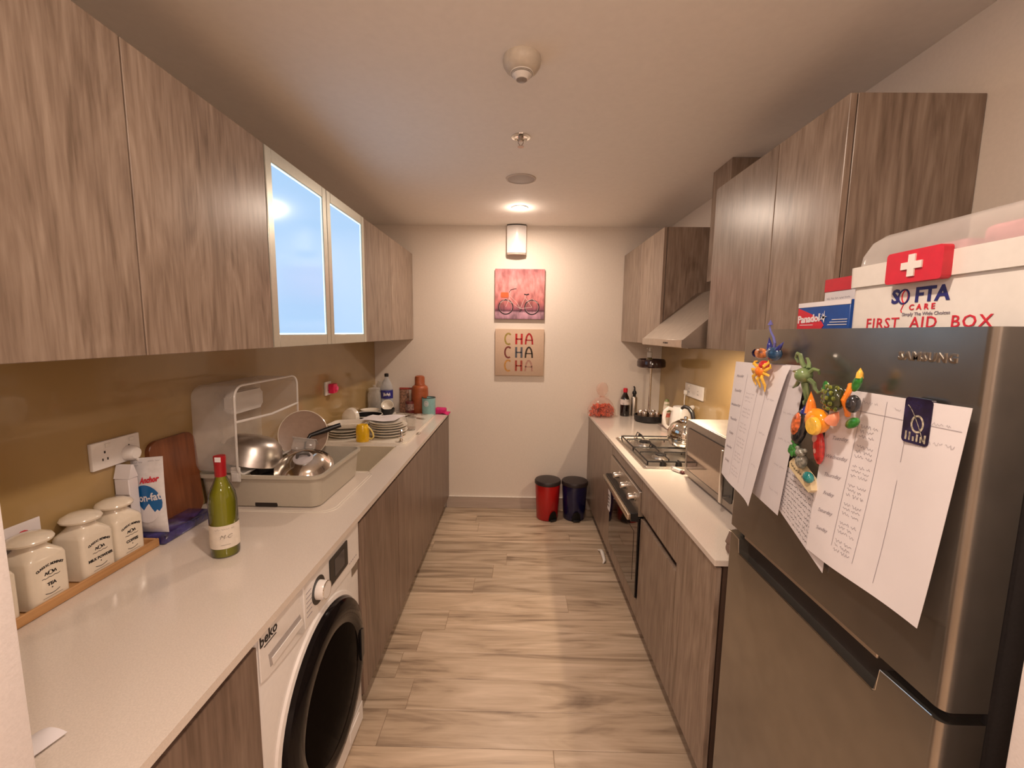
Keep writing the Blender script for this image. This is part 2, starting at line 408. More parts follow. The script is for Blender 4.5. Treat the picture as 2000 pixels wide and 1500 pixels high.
# ---- base units right
base_unit('base_cabinet', 'oak base cabinet between the oven and the back wall', 'R', 2.632, YB-.001, [('door', 2.632, YB-.002, .105, ZD+.012)])
base_unit('drawer_cabinet', 'oak base cabinet with one drawer above a door, nearer than the oven', 'R', 1.528, 1.992, [('drawer', 1.528, 1.992, .662, ZD+.012), ('door', 1.528, 1.992, .105, .628)])
base_unit('base_cabinet', 'full height single door oak base cabinet beside the fridge', 'R', 1.222, 1.527, [('door', 1.222, 1.527, .105, ZD+.012)])
# ---- oven
t = thing('oven', 'built in steel oven with black glass door below the hob', 'oven', (.9, 2.312, 0))
b = B(); box(b, .626, 1.19, 1.993, 2.631, .105, W-.021); link('body', b, m_cabd, t, world=True, smooth=0)
b = B(); box(b, .652, 1.19, 1.993, 2.631, 0, .105); link('plinth', b, m_plinth, t, world=True, smooth=0)
door(t, .608, .626, 1.994, 2.630, .764, ZD+.012, name='top_panel'); door(t, .608, .626, 1.994, 2.630, .105, .200, name='bottom_panel')
b = B(); box(b, .597, .624, 1.998, 2.626, .632, .758, .002, 1); link('control_panel', b, m_steelm, t, world=True)
d = None
b = B(); box(b, .598, .624, 2.002, 2.622, .208, .626, .002, 1); d = link('door', b, m_blackg, t, world=True)
b = B(); box(b, .5965, .5985, 2.06, 2.56, .27, .53, .0005, 1); link('window', b, mat('oven_window_glass', (.03, .018, .012), .05, coat=.5), d, world=True)
b = B(); box(b, .545, .563, 2.0, 2.6, .615, .645, .004, 2); box(b, .563, .600, 2.02, 2.05, .615, .64); box(b, .563, .600, 2.55, 2.58, .615, .64)
link('handle', b, mat('oven_handle', (.58, .5, .4), .3, .9), d, world=True)
b = B(); box(b, .563, .5985, 2.0, 2.6, .606, .650, .002, 1); link('handle_shade', b, m_black, d, world=True)
for yk in (2.40, 2.235, 2.075):
    b = B(); lathe(b, [(0, -.036), (.014, -.036), (.017, -.032), (.0185, -.004), (.024, -.003), (.024, 0), (0, 0)], (.597, yk, .706), 20, ax='x')
    kn = link('knob', b, m_steel, t, world=True)
    b = B(); box(b, .5605, .5625, yk-.001, yk+.001, .708, .722); link('pointer', b, m_ink, kn, world=True)
b = B()
def Slab(u, v): return Vector((.541+.004*math.sin(v*3), 2.42-.06*u, .50+.115*v))
sheet(b, Slab, 4, 6, .0005); o = solo('energy_label', 'white paper label hanging from the oven handle', 'label', b, m_paper)
b = B(); 
for k in range(4): box(b, .5385, .5393, 2.37, 2.405, .525+.02*k, .531+.02*k)
link('printed_lines', b, m_ink, o, world=True)
b = B(); tube(b, [(.585, 2.86, .004), (.60, 2.82, .02), (.595, 2.76, .035), (.598, 2.70, .012), (.585, 2.68, .004)], [.004, .011, .013, .01, .004], 8)
solo('plastic_strip', 'crumpled white plastic strip on the floor against the right plinth', 'plastic strip', b, m_white)

# ---- worktops
SK = (-1.10, -.700, 1.975, 2.432)     # sink opening
b = B(); zt0 = W-.020
box(b, XLW+.007, -.57, .451, SK[2], zt0, W); box(b, XLW+.007, -.57, SK[3], YB-.001, zt0, W)
box(b, XLW+.007, SK[0], SK[2], SK[3], zt0, W); box(b, SK[1], -.57, SK[2], SK[3], zt0, W)
tag(link('worktop', b, m_top, smooth=0), 'long pale quartz worktop on the left with the sink in it', 'worktop')
b = B(); box(b, .600, XRW-.007, 1.218, 2.098, zt0, W, .0015, 1); box(b, .600, XRW-.007, 2.702, YB-.001, zt0, W, .0015, 1)
box(b, .600, .675, 2.098, 2.702, zt0, W); box(b, 1.12, XRW-.007, 2.098, 2.702, zt0, W)
tag(link('worktop', b, m_top, smooth=0), 'pale quartz worktop on the right holding hob and microwave', 'worktop')
# sink
t = thing('sink', 'beige composite sink basin set into the left worktop', 'sink', (-.9, 2.2, W))
b = B(); x0, x1, y0, y1 = SK; th = .008; zb = W-.19
box(b, x0, x0+th, y0, y1, zb, W-.001); box(b, x1-th, x1, y0, y1, zb, W-.001); box(b, x0, x1, y0, y0+th, zb, W-.001); box(b, x0, x1, y1-th, y1, zb, W-.001); box(b, x0, x1, y0, y1, zb-.01, zb)
link('basin', b, m_sink, t, world=True, smooth=0)
b = B(); lathe(b, [(0, .001), (.022, .001), (.03, .004), (.042, .004), (.043, 0), (0, 0)], (-.9, 2.2, zb), 24); link('drain', b, m_chrome, t, world=True)
b = B()
for q in (.0, .012):
    pts = rrect(-1.12+q, -.672-q, 1.50+q, 1.963-q/2, .05, 6)
    tube(b, [(x, y, W+.0006) for x, y in pts], .0013, 6, closed=True)
link('drainer_rim', b, m_porc, t, world=True)
b = B(); prism(b, rrect(-1.19, -.655, 2.455, 3.37, .04, 6), lambda u, v, d: Vector((u, v, d)), W, W+.014)
bmesh.ops.bevel(b, geom=[e for e in b.edges if all(abs(v.co.z-W-.014) < 1e-5 for v in e.verts)], offset=.006, segments=2, affect='EDGES')
solo('drainboard', 'low white drainboard between sink and back wall, covered with dishes', 'drainboard', b, m_porc)
WD = W+.0145

# ================================================================== WASHING MACHINE
t = thing('washing_machine', 'white front loading washing machine under the left worktop', 'washing machine', (-.86, 1.19, 0))
x = -.583; y0, y1 = .882, 1.498
def F(u, v, d): return Vector((x+d, u, v))
DC = (1.205, .395); DR = .268
b = B(); box(b, -1.15, x, y0, y1, .012, .823, .012, 3); link('body', b, m_whiteg, t, world=True)
b = B(); prism(b, [(y0+.006, .816), (y0+.006, .705)]+[(y0+.006+.20*k/8, .702-.016*math.sin(PI*k/16)) for k in range(1, 9)]+[(1.092, .686), (1.083, .75), (1.066, .816)], F, 0, .004)
bmesh.ops.bevel(b, geom=[e for e in b.edges if all(v.co.x > x+.0035 for v in e.verts)], offset=.0015, segments=1, affect='EDGES')
dr = link('detergent_drawer', b, m_whiteg, t, world=True)
b = B(); prism(b, [(.925, .716), (1.078, .716), (1.066, .752), (.92, .752)], F, .0041, .0048); link('handle_recess', b, mat('grey_shadow_plastic', (.42, .38, .37), .4), dr, world=True)
b = B(); prism(b, [(.934, .716), (1.078, .716), (1.072, .735), (.930, .735)], F, .005, .0075); link('handle', b, m_whiteg, dr, world=True)
b = B(); add_text(b, 'beko', .036, (x+.0045, .925, .800), (0, 1, 0), (0, 0, 1), bold=.0006); box(b, x+.004, x+.005, .905, .955, .7815, .7835); link('lettering', b, m_ink, dr, world=True)
b = B(); prism(b, [(1.096, .816), (1.496, .816), (1.496, .675), (1.45, .672), (1.096, .686)], F, 0, .003); cpn = link('control_panel', b, m_whiteg, t, world=True)
b = B(); lathe(b, [(0, .004), (.041, .004), (.041, 0), (0, 0)], (x, 1.178, .752), 32, ax='x'); link('dial_ring', b, m_black, cpn, world=True)
b = B(); lathe(b, [(0, .03), (.024, .03), (.0265, .027), (.028, .004), (0, .004)], (x, 1.178, .752), 28, ax='x'); dl = link('dial', b, m_whiteg, t, world=True)
b = B(); lathe(b, [(.0245, .0302), (.0262, .0302), (.0266, .027), (.0246, .027)], (x, 1.178, .752), 28, ax='x'); link('chrome_ring', b, m_chrome, dl, world=True)
b = B(); prism(b, rrect(1.252, 1.39, .712, .800, .004), F, .003, .006); ds = link('display', b, m_black, cpn, world=True)
b = B(); prism(b, rrect(1.285, 1.36, .728, .785, .003), F, .006, .0066); link('screen', b, mat('dark_display', (.03, .03, .04), .1), cpn, world=True)
b = B()
for k in range(6): box(b, x+.003, x+.0036, 1.105, 1.135, .782-.014*k, .784-.014*k)
for k in range(5): box(b, x+.003, x+.0036, 1.405+.015*k, 1.413+.015*k, .70, .703)
link('programme_marks', b, m_ink2, cpn, world=True, smooth=0)
b = B()
for k in range(9): box(b, x, x+.002, 1.43, 1.485, .640+.0045*k, .6425+.0045*k)
link('vent_slots', b, m_steelm, t, world=True, smooth=0)
b = B(); lathe(b, [(DR+.018, 0), (DR+.016, .007), (DR+.004, .010), (DR-.002, .006), (DR-.002, 0)], (x, *DC), 56, ax='x'); link('door_surround', b, m_whiteg, t, world=True)
b = B(); lathe(b, [(DR, .004), (DR-.004, .022), (DR-.03, .034), (DR-.062, .036), (DR-.075, .030), (0, .030), (0, .004)], (x, *DC), 56, ax='x'); dd = link('door', b, mat('black_door_ring', (.008, .006, .006), .10, spec=.14), t, world=True)
b = B(); lathe(b, [(0, .048), (.08, .046), (.14, .040), (DR-.078, .0305)], (x, *DC), 48, ax='x'); link('window', b, mat('smoky_glass', (.007, .005, .004), .16, spec=.03), dd, world=True); bpy.data.materials['smoky_glass'].node_tree.nodes['Principled BSDF'].inputs['IOR'].default_value = 1.12
b = B(); prism(b, [(DC[0]+DR-.07+.0, DC[1]-.06), (DC[0]+DR-.045, DC[1]-.05), (DC[0]+DR-.045, DC[1]+.05), (DC[0]+DR-.07, DC[1]+.06)], F, .034, .039); link('handle', b, m_black, dd, world=True)
b = B(); box(b, x, x+.003, y0+.01, y1-.01, .022, .098, .001, 1); box(b, x, x+.006, 1.36, 1.45, .035, .085, .002, 1); link('kick_panel', b, m_whiteg, t, world=True)

# ================================================================== FRIDGE
t = thing('refrigerator', 'tall dark silver two door refrigerator covered with notes and magnets', 'refrigerator', (.9, .85, 0))
FX = .600
b = B(); box(b, .676, 1.19, .556, 1.142, .02, 1.497, .006, 2); body = link('body', b, m_fridgeb, t, world=True)
def FF(u, v, d): return Vector((d, u, v))
def front(name, pts, rr=.014):
    b = B(); prism(b, pts, FF, FX, .662)
    ed = [e for e in b.edges if all(v.co.x < FX+1e-5 for v in e.verts)]
    vert = [e for e in ed if abs(e.verts[0].co.y-e.verts[1].co.y) < 1e-4 and (abs(e.verts[0].co.y-.546) < 1e-3 or abs(e.verts[0].co.y-1.152) < 1e-3)]
    bmesh.ops.bevel(b, geom=vert, offset=rr, segments=5, profile=.5, affect='EDGES')
    return link(name, b, m_fridge, t, world=True, smooth=35)
up_d = front('freezer_door', [(1.152, .996), (1.152, 1.531), (.546, 1.531), (.546, .996)])
lo_d = front('fridge_door', [(1.152, .06), (1.152, .975), (1.096, .972), (1.092, .934), (.656, .930), (.648, .974), (.546, .978), (.546, .06)])
b = B(); box(b, .626, .67, .56, 1.14, .90, .9955); box(b, .66, .676, .565, 1.135, .06, 1.49); link('gasket', b, m_gap, t, world=True, smooth=0)
b = B()
tube(b, [(FX+.0008, yy, zz+.0006) for yy, zz in ((1.15, .975), (1.098, .972), (1.094, .936), (.658, .931), (.652, .935), (.648, .974), (.56, .978))], .0012, 6)
link('handle_edge', b, m_chrome, lo_d, world=True)
b = B(); box(b, FX+.004, FX+.02, .66, 1.08, .984, .996, .002, 1); link('grip_lip', b, m_steelm, up_d, world=True)
b = B(); add_text(b, 'SAMSUNG', .0185, (FX-.0005, .637, 1.487), (0, -1, 0), (0, 0, 1), bold=.0007, ext=.0008, spacing=1.12); link('logo', b, m_chrome, up_d, world=True)
b = B(); box(b, .664, .684, .552, .625, 1.497, 1.516, .004, 2); link('hinge_cover', b, m_black, t, world=True)

# papers on the fridge
def bil(tl, tr, bl, br, curl=lambda u, v: 0, x=.5975):
    def S(u, v):     # u left->right as seen, v bottom->top ; corner = (y, z)
        yy = (tl[0]*(1-u)+tr[0]*u)*v+(bl[0]*(1-u)+br[0]*u)*(1-v); zz = (tl[1]*(1-u)+tr[1]*u)*v+(bl[1]*(1-u)+br[1]*u)*(1-v)
        return Vector((x-curl(u, v), yy, zz))
    return S
def on(S, wd, ht, off=.0012):
    def fn(px, py, pz=0):
        u, v = px/wd, py/ht; p = S(u, v); return p+Vector((-off-pz, 0, 0))
    return fn
def scrawl(b, fn, x, y, length, h, r, pen=.0005):
    """one illegible handwritten word"""
    pts = []; n = max(6, int(length/.0017))
    for i in range(n+1):
        pts.append((x+length*i/n+r.uniform(-.0004, .0004), y+h*(.5*math.sin(i*1.9+r.random())+r.uniform(-.35, .35))))
    ribbon(b, pts, pen, fn)
def words(b, fn, x, y, width, h, r, pen=.0005):
    xx = x
    while xx < x+width-.006:
        l = min(r.uniform(.008, .022), x+width-xx); scrawl(b, fn, xx, y, l, h, r, pen); xx += l+.004
rp = random.Random(11)
DAYS = ['Monday', 'Tuesday', 'Wednesday', 'Thursday', 'Friday', 'Saturday', 'Sunday']
# back sheet, then the front sheet of the left pair
S = bil((1.05, 1.450), (.884, 1.455), (1.09, 1.13), (.921, 1.118), lambda u, v: .002+.010*u*(1-v), .597)
b = B(); sheet(b, S, 10, 14); o = solo('handwritten_note', 'creased white sheet behind the leftmost meal plan, dangling under the small crab magnet', 'paper', b, m_paperb, group=None)
b = B(); fn = on(S, .17, .33)
for k in range(5): words(b, fn, .12, .285-.06*k, .045, .004, rp)
link('handwriting', b, m_ink2, o, world=True, recalc=False)
S = bil((1.158, 1.446), (.925, 1.452), (1.185, 1.128), (.995, 1.108), lambda u, v: .006+.030*(u**2)*(1-v)**.6+.006*math.sin(u*5)*(1-v)+.004*(1-v), .594)
b = B(); sheet(b, S, 14, 16); o = solo('meal_plan_sheet', 'white handwritten weekly list curling off the far edge of the fridge door', 'paper', b, m_paper)
b = B(); fn = on(S, .21, .33)
for i, dn in enumerate(DAYS):
    yy = .292-.040*i
    add_text(b, dn, .0105, (0, 0, 0), (1, 0, 0), (0, 1, 0), fn=lambda x, y, z, yy=yy: fn(.030+x, yy+y+.1*x), ext=0, shear=.3)
    if i:
        for q in range(3): words(b, fn, .072, yy-.010*q, .038, .004, rp)
    if i % 2: words(b, fn, .165, yy, .03, .004, rp)
for xx in (.064, .12, .155): ribbon(b, [(xx, .02+.02*k) for k in range(15)], .0006, fn)
link('handwriting', b, m_ink2, o, world=True, recalc=False)
S = bil((.95, 1.235), (.78, 1.22), (.935, 1.128), (.785, 1.062), lambda u, v: .002, .5965)
b = B(); sheet(b, S, 8, 8); o = solo('handwritten_note', 'small white note crowded with writing, sticking out beneath the koala magnet', 'paper', b, m_paperb)
b = B(); fn = on(S, .16, .13)
for k in range(11): words(b, fn, .01, .118-.0105*k, .12, .004, rp, .0008)
link('handwriting', b, m_ink, o, world=True, recalc=False)
S = bil((.797, 1.421), (.553, 1.426), (.829, 1.090), (.572, 1.104), lambda u, v: .003+.016*u*(1-v)**2+.003*math.sin(u*6+v*3), .593)
b = B(); sheet(b, S, 16, 16); o = solo('meal_plan_sheet', 'largest white handwritten weekly chart, with ruled columns, under the turtle magnet', 'paper', b, m_paper)
b = B(); fn = on(S, .25, .33)
for i, dn in enumerate(DAYS):
    yy = .275-.036*i
    if i >= 1: add_text(b, dn, .0105, (0, 0, 0), (1, 0, 0), (0, 1, 0), fn=lambda x, y, z, yy=yy: fn(.036+x, yy+y+.1*x), ext=0, shear=.3)
    for q in range(3): words(b, fn, .074, yy-.004-.009*q, .036, .0045, rp, .0008)
words(b, fn, .07, .312, .03, .004, rp); words(b, fn, .135, .31, .02, .004, rp); words(b, fn, .18, .30, .05, .004, rp)
words(b, fn, .19, .272, .05, .004, rp); words(b, fn, .18, .262, .02, .004, rp)
for xx, a, c_ in ((.068, .04, .32), (.118, .03, .32), (.163, .02, .20), (.163, .23, .32)): ribbon(b, [(xx, a+(c_-a)*k/14) for k in range(15)], .0007, fn)
ribbon(b, [(.06+.185*k/14, .296) for k in range(15)], .0007, fn)
link('handwriting', b, m_ink2, o, world=True, recalc=False)

# ---- magnets
def blob(b, c, s, seg=16, mtx=None):
    n = 8; prof = [(max(0, math.sin(PI*i/n)), -math.cos(PI*i/n)) for i in range(n+1)]; prof[0] = (0, -1); prof[-1] = (0, 1)
    m = Matrix.Diagonal((*s, 1)); m = (mtx @ m) if mtx else m
    lathe(b, prof, c, seg, m)
MX = .590
RX = lambda a: Matrix.Rotation(math.radians(a), 4, 'X')
mb = lambda n, c, **k: mat(n, c, .15, coat=.6, **k)
m_mblue = mb('glossy_blue', (.02, .07, .16), var=.5, nscale=60); m_mnavy = mb('glossy_navy', (.02, .025, .20)); m_morg = mb('glossy_orange', (.85, .22, .02), var=.2, nscale=80)
m_myel = mb('glossy_yellow', (.85, .50, .06), var=.15, nscale=120); m_mred = mb('glossy_red', (.62, .03, .03), var=.4, nscale=90); m_mgrn = mb('glossy_green', (.03, .19, .03), var=.4, nscale=120)
m_moct = mb('olive_green', (.15, .22, .09), var=.25, nscale=60); m_mdk = mb('glossy_black', (.02, .02, .025)); m_mgold = mb('speckled_green_gold', (.13, .15, .02), var=.9, nscale=150)
m_mgry = mb('speckled_grey', (.20, .20, .17), var=.6, nscale=200); m_mcream = mb('glossy_cream', (.75, .62, .38)); m_mteal = mb('glossy_teal', (.02, .22, .22), var=.4, nscale=80)
# blue ray with barbed tail
t = thing('ray_magnet', 'glossy dark blue stingray magnet with a long barbed tail at the top of the fridge', 'magnet', (MX, .968, 1.478))
b = B(); blob(b, (-.016, 0, -.002), (.013, .024, .017)); link('body', b, m_mblue, t)
for s, a, k in ((1, 12, .8), (-1, -48, .62)):
    b = B(); lathe(b, [(.009*k, 0), (.007*k, .012), (0, .030)], (-.018, s*.014, .006), 10, RX(-a)); link('fin', b, m_mnavy, t)
b = B(); pts = [(-.02, -.006, .012), (-.022, -.010, .022), (-.022, -.004, .034), (-.022, .008, .046), (-.022, .014, .056), (-.022, .013, .064)]
tube(b, pts, [.0032, .003, .0026, .0022, .002, .0018], 8); lathe(b, [(.006, 0), (0, .012)], (-.022, .013, .062), 8); link('tail', b, mb('violet_blue', (.12, .12, .38)), t)
# fish tail to the left
t = thing('fish_magnet', 'small yellow and red patterned fish magnet left of the blue ray', 'magnet', (MX, 1.028, 1.474))
b = B(); blob(b, (-.012, 0, 0), (.008, .026, .013)); link('body', b, mb('red_yellow_pattern', (.75, .18, .06), var=.9, nscale=70), t)
b = B(); lathe(b, [(.010, 0), (0, .022)], (-.012, .020, .0), 10, RX(-90)); link('tail', b, m_mnavy, t)
# crab
t = thing('crab_magnet', 'orange crab magnet with spotted yellow legs clipped over the left sheet', 'magnet', (MX, 1.000, 1.434))
b = B(); blob(b, (-.022, 0, 0), (.011, .014, .013)); link('body', b, m_morg, t)
b = B(); blob(b, (-.020, -.007, .013), (.010, .013, .010)); link('shell', b, m_mred, t)
for k, (dy, dz, e) in enumerate(((.026, .016, .004), (.030, .002, -.014), (.024, -.014, -.018), (.004, -.020, -.016), (-.016, -.016, -.026), (-.026, -.004, -.006), (-.022, .014, .010), (-.030, .004, .012))):
    b = B(); tube(b, [(-.02, dy*.3, dz*.3), (-.026, dy*.8, dz*.9), (-.02, dy*1.05, dz+e*.5), (-.018, dy*.85, dz+e)], [.004, .0036, .0028, .0012], 7); link('leg', b, m_myel, t)
# octopus
t = thing('octopus_magnet', 'olive green octopus magnet with long curling arms', 'magnet', (MX, .838, 1.440))
b = B(); blob(b, (-.028, 0, 0), (.014, .014, .013)); link('head', b, m_moct, t)
ARMS = [[(0, .012), (.012, .020), (.022, .034), (.032, .036), (.038, .028), (.034, .020), (.029, .024)], [(-.008, .012), (-.004, .020), (.006, .028), (.014, .028)],
        [(.012, .002), (.03, .004), (.044, .003)], [(.012, -.008), (.022, -.018), (.034, -.024), (.042, -.026)], [(.002, -.012), (0, -.026), (-.002, -.040), (.006, -.050), (.011, -.046)],
        [(-.004, -.012), (-.006, -.028), (-.006, -.042), (0, -.048)], [(-.012, -.006), (-.022, -.012), (-.022, -.020), (-.028, -.026), (-.034, -.022), (-.030, -.018)], [(-.010, .006), (-.016, .012), (-.024, .010), (-.022, .004)]]
for k, a in enumerate(ARMS):
    b = B(); n = len(a); tube(b, [(-.026+.012*i/n, p[0], p[1]) for i, p in enumerate(a)], [.0042-.0026*i/(n-1) for i in range(n)], 7); link('arm', b, m_moct, t)
# turtle
t = thing('turtle_magnet', 'green shelled sea turtle magnet with an orange collar above the large chart', 'magnet', (MX, .752, 1.408))
b = B(); blob(b, (-.026, .004, 0), (.014, .019, .022)); sh = link('shell', b, mb('dark_shell', (.03, .04, .01)), t)
b = B()
for i in range(-1, 2):
    for j in range(-2, 3):
        yy = i*.0115+(.005 if j % 2 else 0); zz = j*.0085
        q = 1-(yy/.021)**2-(zz/.024)**2
        if q > .05: blob(b, (-.026-.0128*math.sqrt(q), .004+yy, zz), (.0018, .0052, .0038), 8)
link('scutes', b, m_mgold, sh)
b = B(); tube(b, [(-.030+.012*abs(math.sin(a)), -.016-.005*math.cos(a), .024*math.sin(a)) for a in [PI*(i/8-.5) for i in range(9)]], .0042, 8); link('collar', b, m_morg, t)
b = B(); blob(b, (-.022, -.030, -.004), (.010, .010, .014)); link('head', b, m_mdk, t)
for c, a in (((-.02, -.030, .028), 25), ((-.02, .032, .010), -20), ((-.018, .026, -.010), -100), ((-.02, -.030, -.034), -120)):
    b = B(); blob(b, c, (.004, .008, .015), 10, RX(a)); link('flipper', b, m_mgrn, t)
b = B(); lathe(b, [(.005, 0), (.0045, .008), (0, .016)], (-.02, -.034, .036), 8); link('flipper_tip', b, m_myel, t)
# orange fish
t = thing('orange_fish_magnet', 'bright orange fish magnet with a yellow round belly and pointed fins', 'magnet', (MX, .786, 1.362))
b = B(); blob(b, (-.024, .004, -.002), (.013, .022, .019)); link('body', b, mb('orange_glaze', (.90, .30, .01), var=.1), t)
b = B(); lathe(b, [(.0, -.003), (.012, -.003), (.0135, -.001), (.0135, .003), (0, .003)], (-.037, -.006, -.008), 24, ax='x'); link('belly', b, m_myel, t)
b = B(); lathe(b, [(.009, 0), (.006, .016), (0, .034)], (-.022, .022, .006), 10, RX(-8)); link('tail', b, m_morg, t)
b = B(); lathe(b, [(.009, 0), (.007, .010), (0, .022)], (-.022, -.020, .002), 10, RX(38)); link('fin', b, mb('pink_orange', (.85, .30, .16)), t)
# dark fish, red fish
t = thing('dark_fish_magnet', 'black fish magnet with an orange and white patterned side', 'magnet', (MX, .858, 1.333))
b = B(); blob(b, (-.014, 0, 0), (.009, .016, .034), 14, RX(14)); link('body', b, m_mdk, t)
b = B(); blob(b, (-.019, .001, .004), (.006, .012, .022), 12, RX(14)); link('patterned_side', b, mb('orange_white_pattern', (.55, .12, .04), var=.95, nscale=90), t)
b = B(); lathe(b, [(.008, 0), (0, .026)], (-.013, -.009, .026), 10, RX(18)); link('tail', b, m_mnavy, t)
t = thing('red_fish_magnet', 'bright red fish magnet with a white patch, under the orange fish', 'magnet', (MX, .806, 1.306))
b = B(); blob(b, (-.012, 0, 0), (.008, .013, .034), 14, RX(-8)); link('body', b, m_mred, t)
b = B(); blob(b, (-.0175, .005, .014), (.003, .008, .008), 10); blob(b, (-.018, 0, -.008), (.003, .004, .006), 10); link('white_patch', b, mb('pink_white', (.7, .35, .3)), t)
# koala scene
t = thing('koala_magnet', 'souvenir magnet with a grey koala, green leaves and a cream sign', 'magnet', (MX, .848, 1.247))
b = B(); prism(b, [(.030, .006), (.020, .016), (-.030, -.010), (-.034, -.026), (-.028, -.032), (.030, -.004)], lambda u, v, d: Vector((d, u, v)), -.014, 0); bs = link('sign', b, m_mcream, t)
b = B(); 
scrawl(b, lambda u, v: Vector((-.0146, -u, v-.35*u-.006)), -.024, 0, .046, .006, rp, .0012)
link('lettering', b, m_ink, bs)
b = B(); blob(b, (-.016, -.006, .018), (.010, .010, .014), 12); blob(b, (-.02, -.008, .034), (.009, .009, .008), 12); blob(b, (-.02, .002, .040), (.004, .004, .004), 8); blob(b, (-.02, -.018, .040), (.004, .004, .004), 8); link('koala', b, m_mgry, t)
b = B()
for k in range(14):
    a = rp.uniform(0, 6.28); blob(b, (-.012-rp.random()*.006, .018+.012*math.cos(a)*rp.random(), .034+.014*math.sin(a)*rp.random()), (.004, .0075, .004), 7, RX(rp.uniform(0, 180)))
link('leaves', b, m_mgrn, t, kind='stuff')
b = B(); blob(b, (-.014, -.024, -.006), (.008, .011, .010), 12); link('shell', b, m_mteal, t)
# picture magnet
t = thing('picture_magnet', 'rounded square night photo magnet with a bridge on the large chart', 'magnet', (.5915, .624, 1.394))
b = B(); prism(b, rrect(-.0215, .0215, -.034, .034, .006), lambda u, v, d: Vector((d, u, v)), -.006, 0); link('tile', b, mb('night_blue', (.018, .014, .055), var=.6, nscale=40), t)
b = B(); fn = lambda u, v: Vector((-.0064, -u, v))
ribbon(b, [(-.016+.03*k/12, .022-.05*(k/12)**1.4) for k in range(13)], .0012, fn); ribbon(b, [(.002+.009*math.cos(a), -.004+.012*math.sin(a)) for a in [i*PI/8 for i in range(17)]], .003, fn)
for k in range(6): ribbon(b, [(-.014+.006*k, -.03), (-.014+.006*k, -.03+.006+.01*rp.random())], .003, fn)
link('bridge_print', b, mb('city_lights', (.42, .38, .30), var=.7, nscale=200), t, recalc=False)

for o in list(C.objects):
    k = {'octopus_magnet': 1.15, 'crab_magnet': 1.1, 'orange_fish_magnet': 1.25, 'dark_fish_magnet': 1.2, 'koala_magnet': 1.12, 'turtle_magnet': 1.1}.get(o.name)
    if k: o.scale = (k, k, k)
# ---- first aid box on fridge
ZF = 1.4975; AX = .690
t = thing('first_aid_box', 'large white first aid box with clear lid on top of the fridge', 'first aid box', (.80, .735, ZF))
def tapered(b, x0, x1, y0, y1, z0, z1, tp, r=.03, n=6):
    rings = []
    for z, k in ((z0, tp), (z0+.0, tp), (z1, 0)):
        rings.append([b.verts.new((px, py, z)) for px, py in rrect(x0+k, x1-k, y0+k, y1-k, r, n)])
    rings.pop(1); m_ = len(rings[0])
    b.faces.new(rings[0]); b.faces.new(list(reversed(rings[-1])))
    for i in range(m_): b.faces.new((rings[0][i], rings[1][i], rings[1][(i+1) % m_], rings[0][(i+1) % m_]))
b = B(); tapered(b, AX, .95, .565, .918, ZF, 1.615, .0004, .022); link('case', b, m_white, t, world=True)
b = B(); tapered(b, AX-.006, .956, .559, .926, 1.615, 1.655, .001, .024); link('rim', b, m_white, t, world=True)
b = B(); rr = []
for z, k in ((1.655, .004), (1.675, .006), (1.70, .016), (1.712, .03), (1.715, .06)):
    rr.append([b.verts.new((px, py, z)) for px, py in rrect(AX-.004+k, .954-k, .561+k, .922-k, max(.012, .034-k*.3), 6)])
for a, c_ in zip(rr, rr[1:]):
    for i in range(len(a)): b.faces.new((a[i], c_[i], c_[(i+1) % len(a)], a[(i+1) % len(a)]))
b.faces.new(rr[-1]); link('lid', b, m_clear, t, world=True)
b = B(); box(b, .72, .92, .60, .70, 1.657, 1.69, .01, 2); box(b, .73, .9, .73, .86, 1.657, 1.68, .008, 2); link('contents', b, mat('pink_packets', (.62, .26, .30), .4, var=.5, nscale=14), t, world=True)
b = B(); prism(b, rrect(.703, .808, 1.610, 1.664, .006), lambda u, v, d: Vector((d+.14*(v-1.64)**2*8, u, v)), AX-.022, AX-.006); cl = link('clasp', b, m_red, t, world=True)
b = B(); yc, zc, xx = .756, 1.638, AX-.0235
a_, l_ = .006, .0185; prism(b, [(yc+p*1.05, zc+q) for p, q in ((a_, a_), (a_, l_), (-a_, l_), (-a_, a_), (-l_, a_), (-l_, -a_), (-a_, -a_), (-a_, -l_), (a_, -l_), (a_, -a_), (l_, -a_), (l_, a_))], lambda u, v, d: Vector((d, u, v)), xx-.0005, xx+.002); link('cross', b, m_white, cl, world=True, smooth=0)
b = B(); R_, U_ = (0, -1, 0), (0, 0, 1)
add_text(b, 'S   FTA', .0345, (AX-.0006, .760, 1.588), R_, U_, bold=.0011, spacing=1.02); tube(b, [(AX, .7890+.0105*math.cos(a), 1.588+.0125*math.sin(a)) for a in [i*PI/8 for i in range(16)]], .0016, 6, closed=True); lt = link('lettering', b, mat('navy_print', (.02, .02, .16), .4), t, world=True)
b = B(); add_text(b, 'CARE', .0135, (AX-.0006, .752, 1.568), R_, U_, bold=.0003, spacing=1.7)
tube(b, [(AX, .7865+.006*math.cos(a), 1.588+.011*math.sin(a)) for a in [i*PI/8 for i in range(16)]], .0012, 6, closed=True); tube(b, [(AX, .787, 1.576), (AX, .792, 1.564), (AX, .790, 1.560)], .001, 6)
add_text(b, 'FIRST  AID  BOX', .0275, (AX-.0006, .752, 1.541), R_, U_, bold=.0001, spacing=1.15); link('lettering', b, m_red, t, world=True)
b = B(); add_text(b, 'Simply The Wide Choices', .0082, (AX-.0006, .745, 1.5565), R_, U_); link('lettering', b, m_ink2, t, world=True)
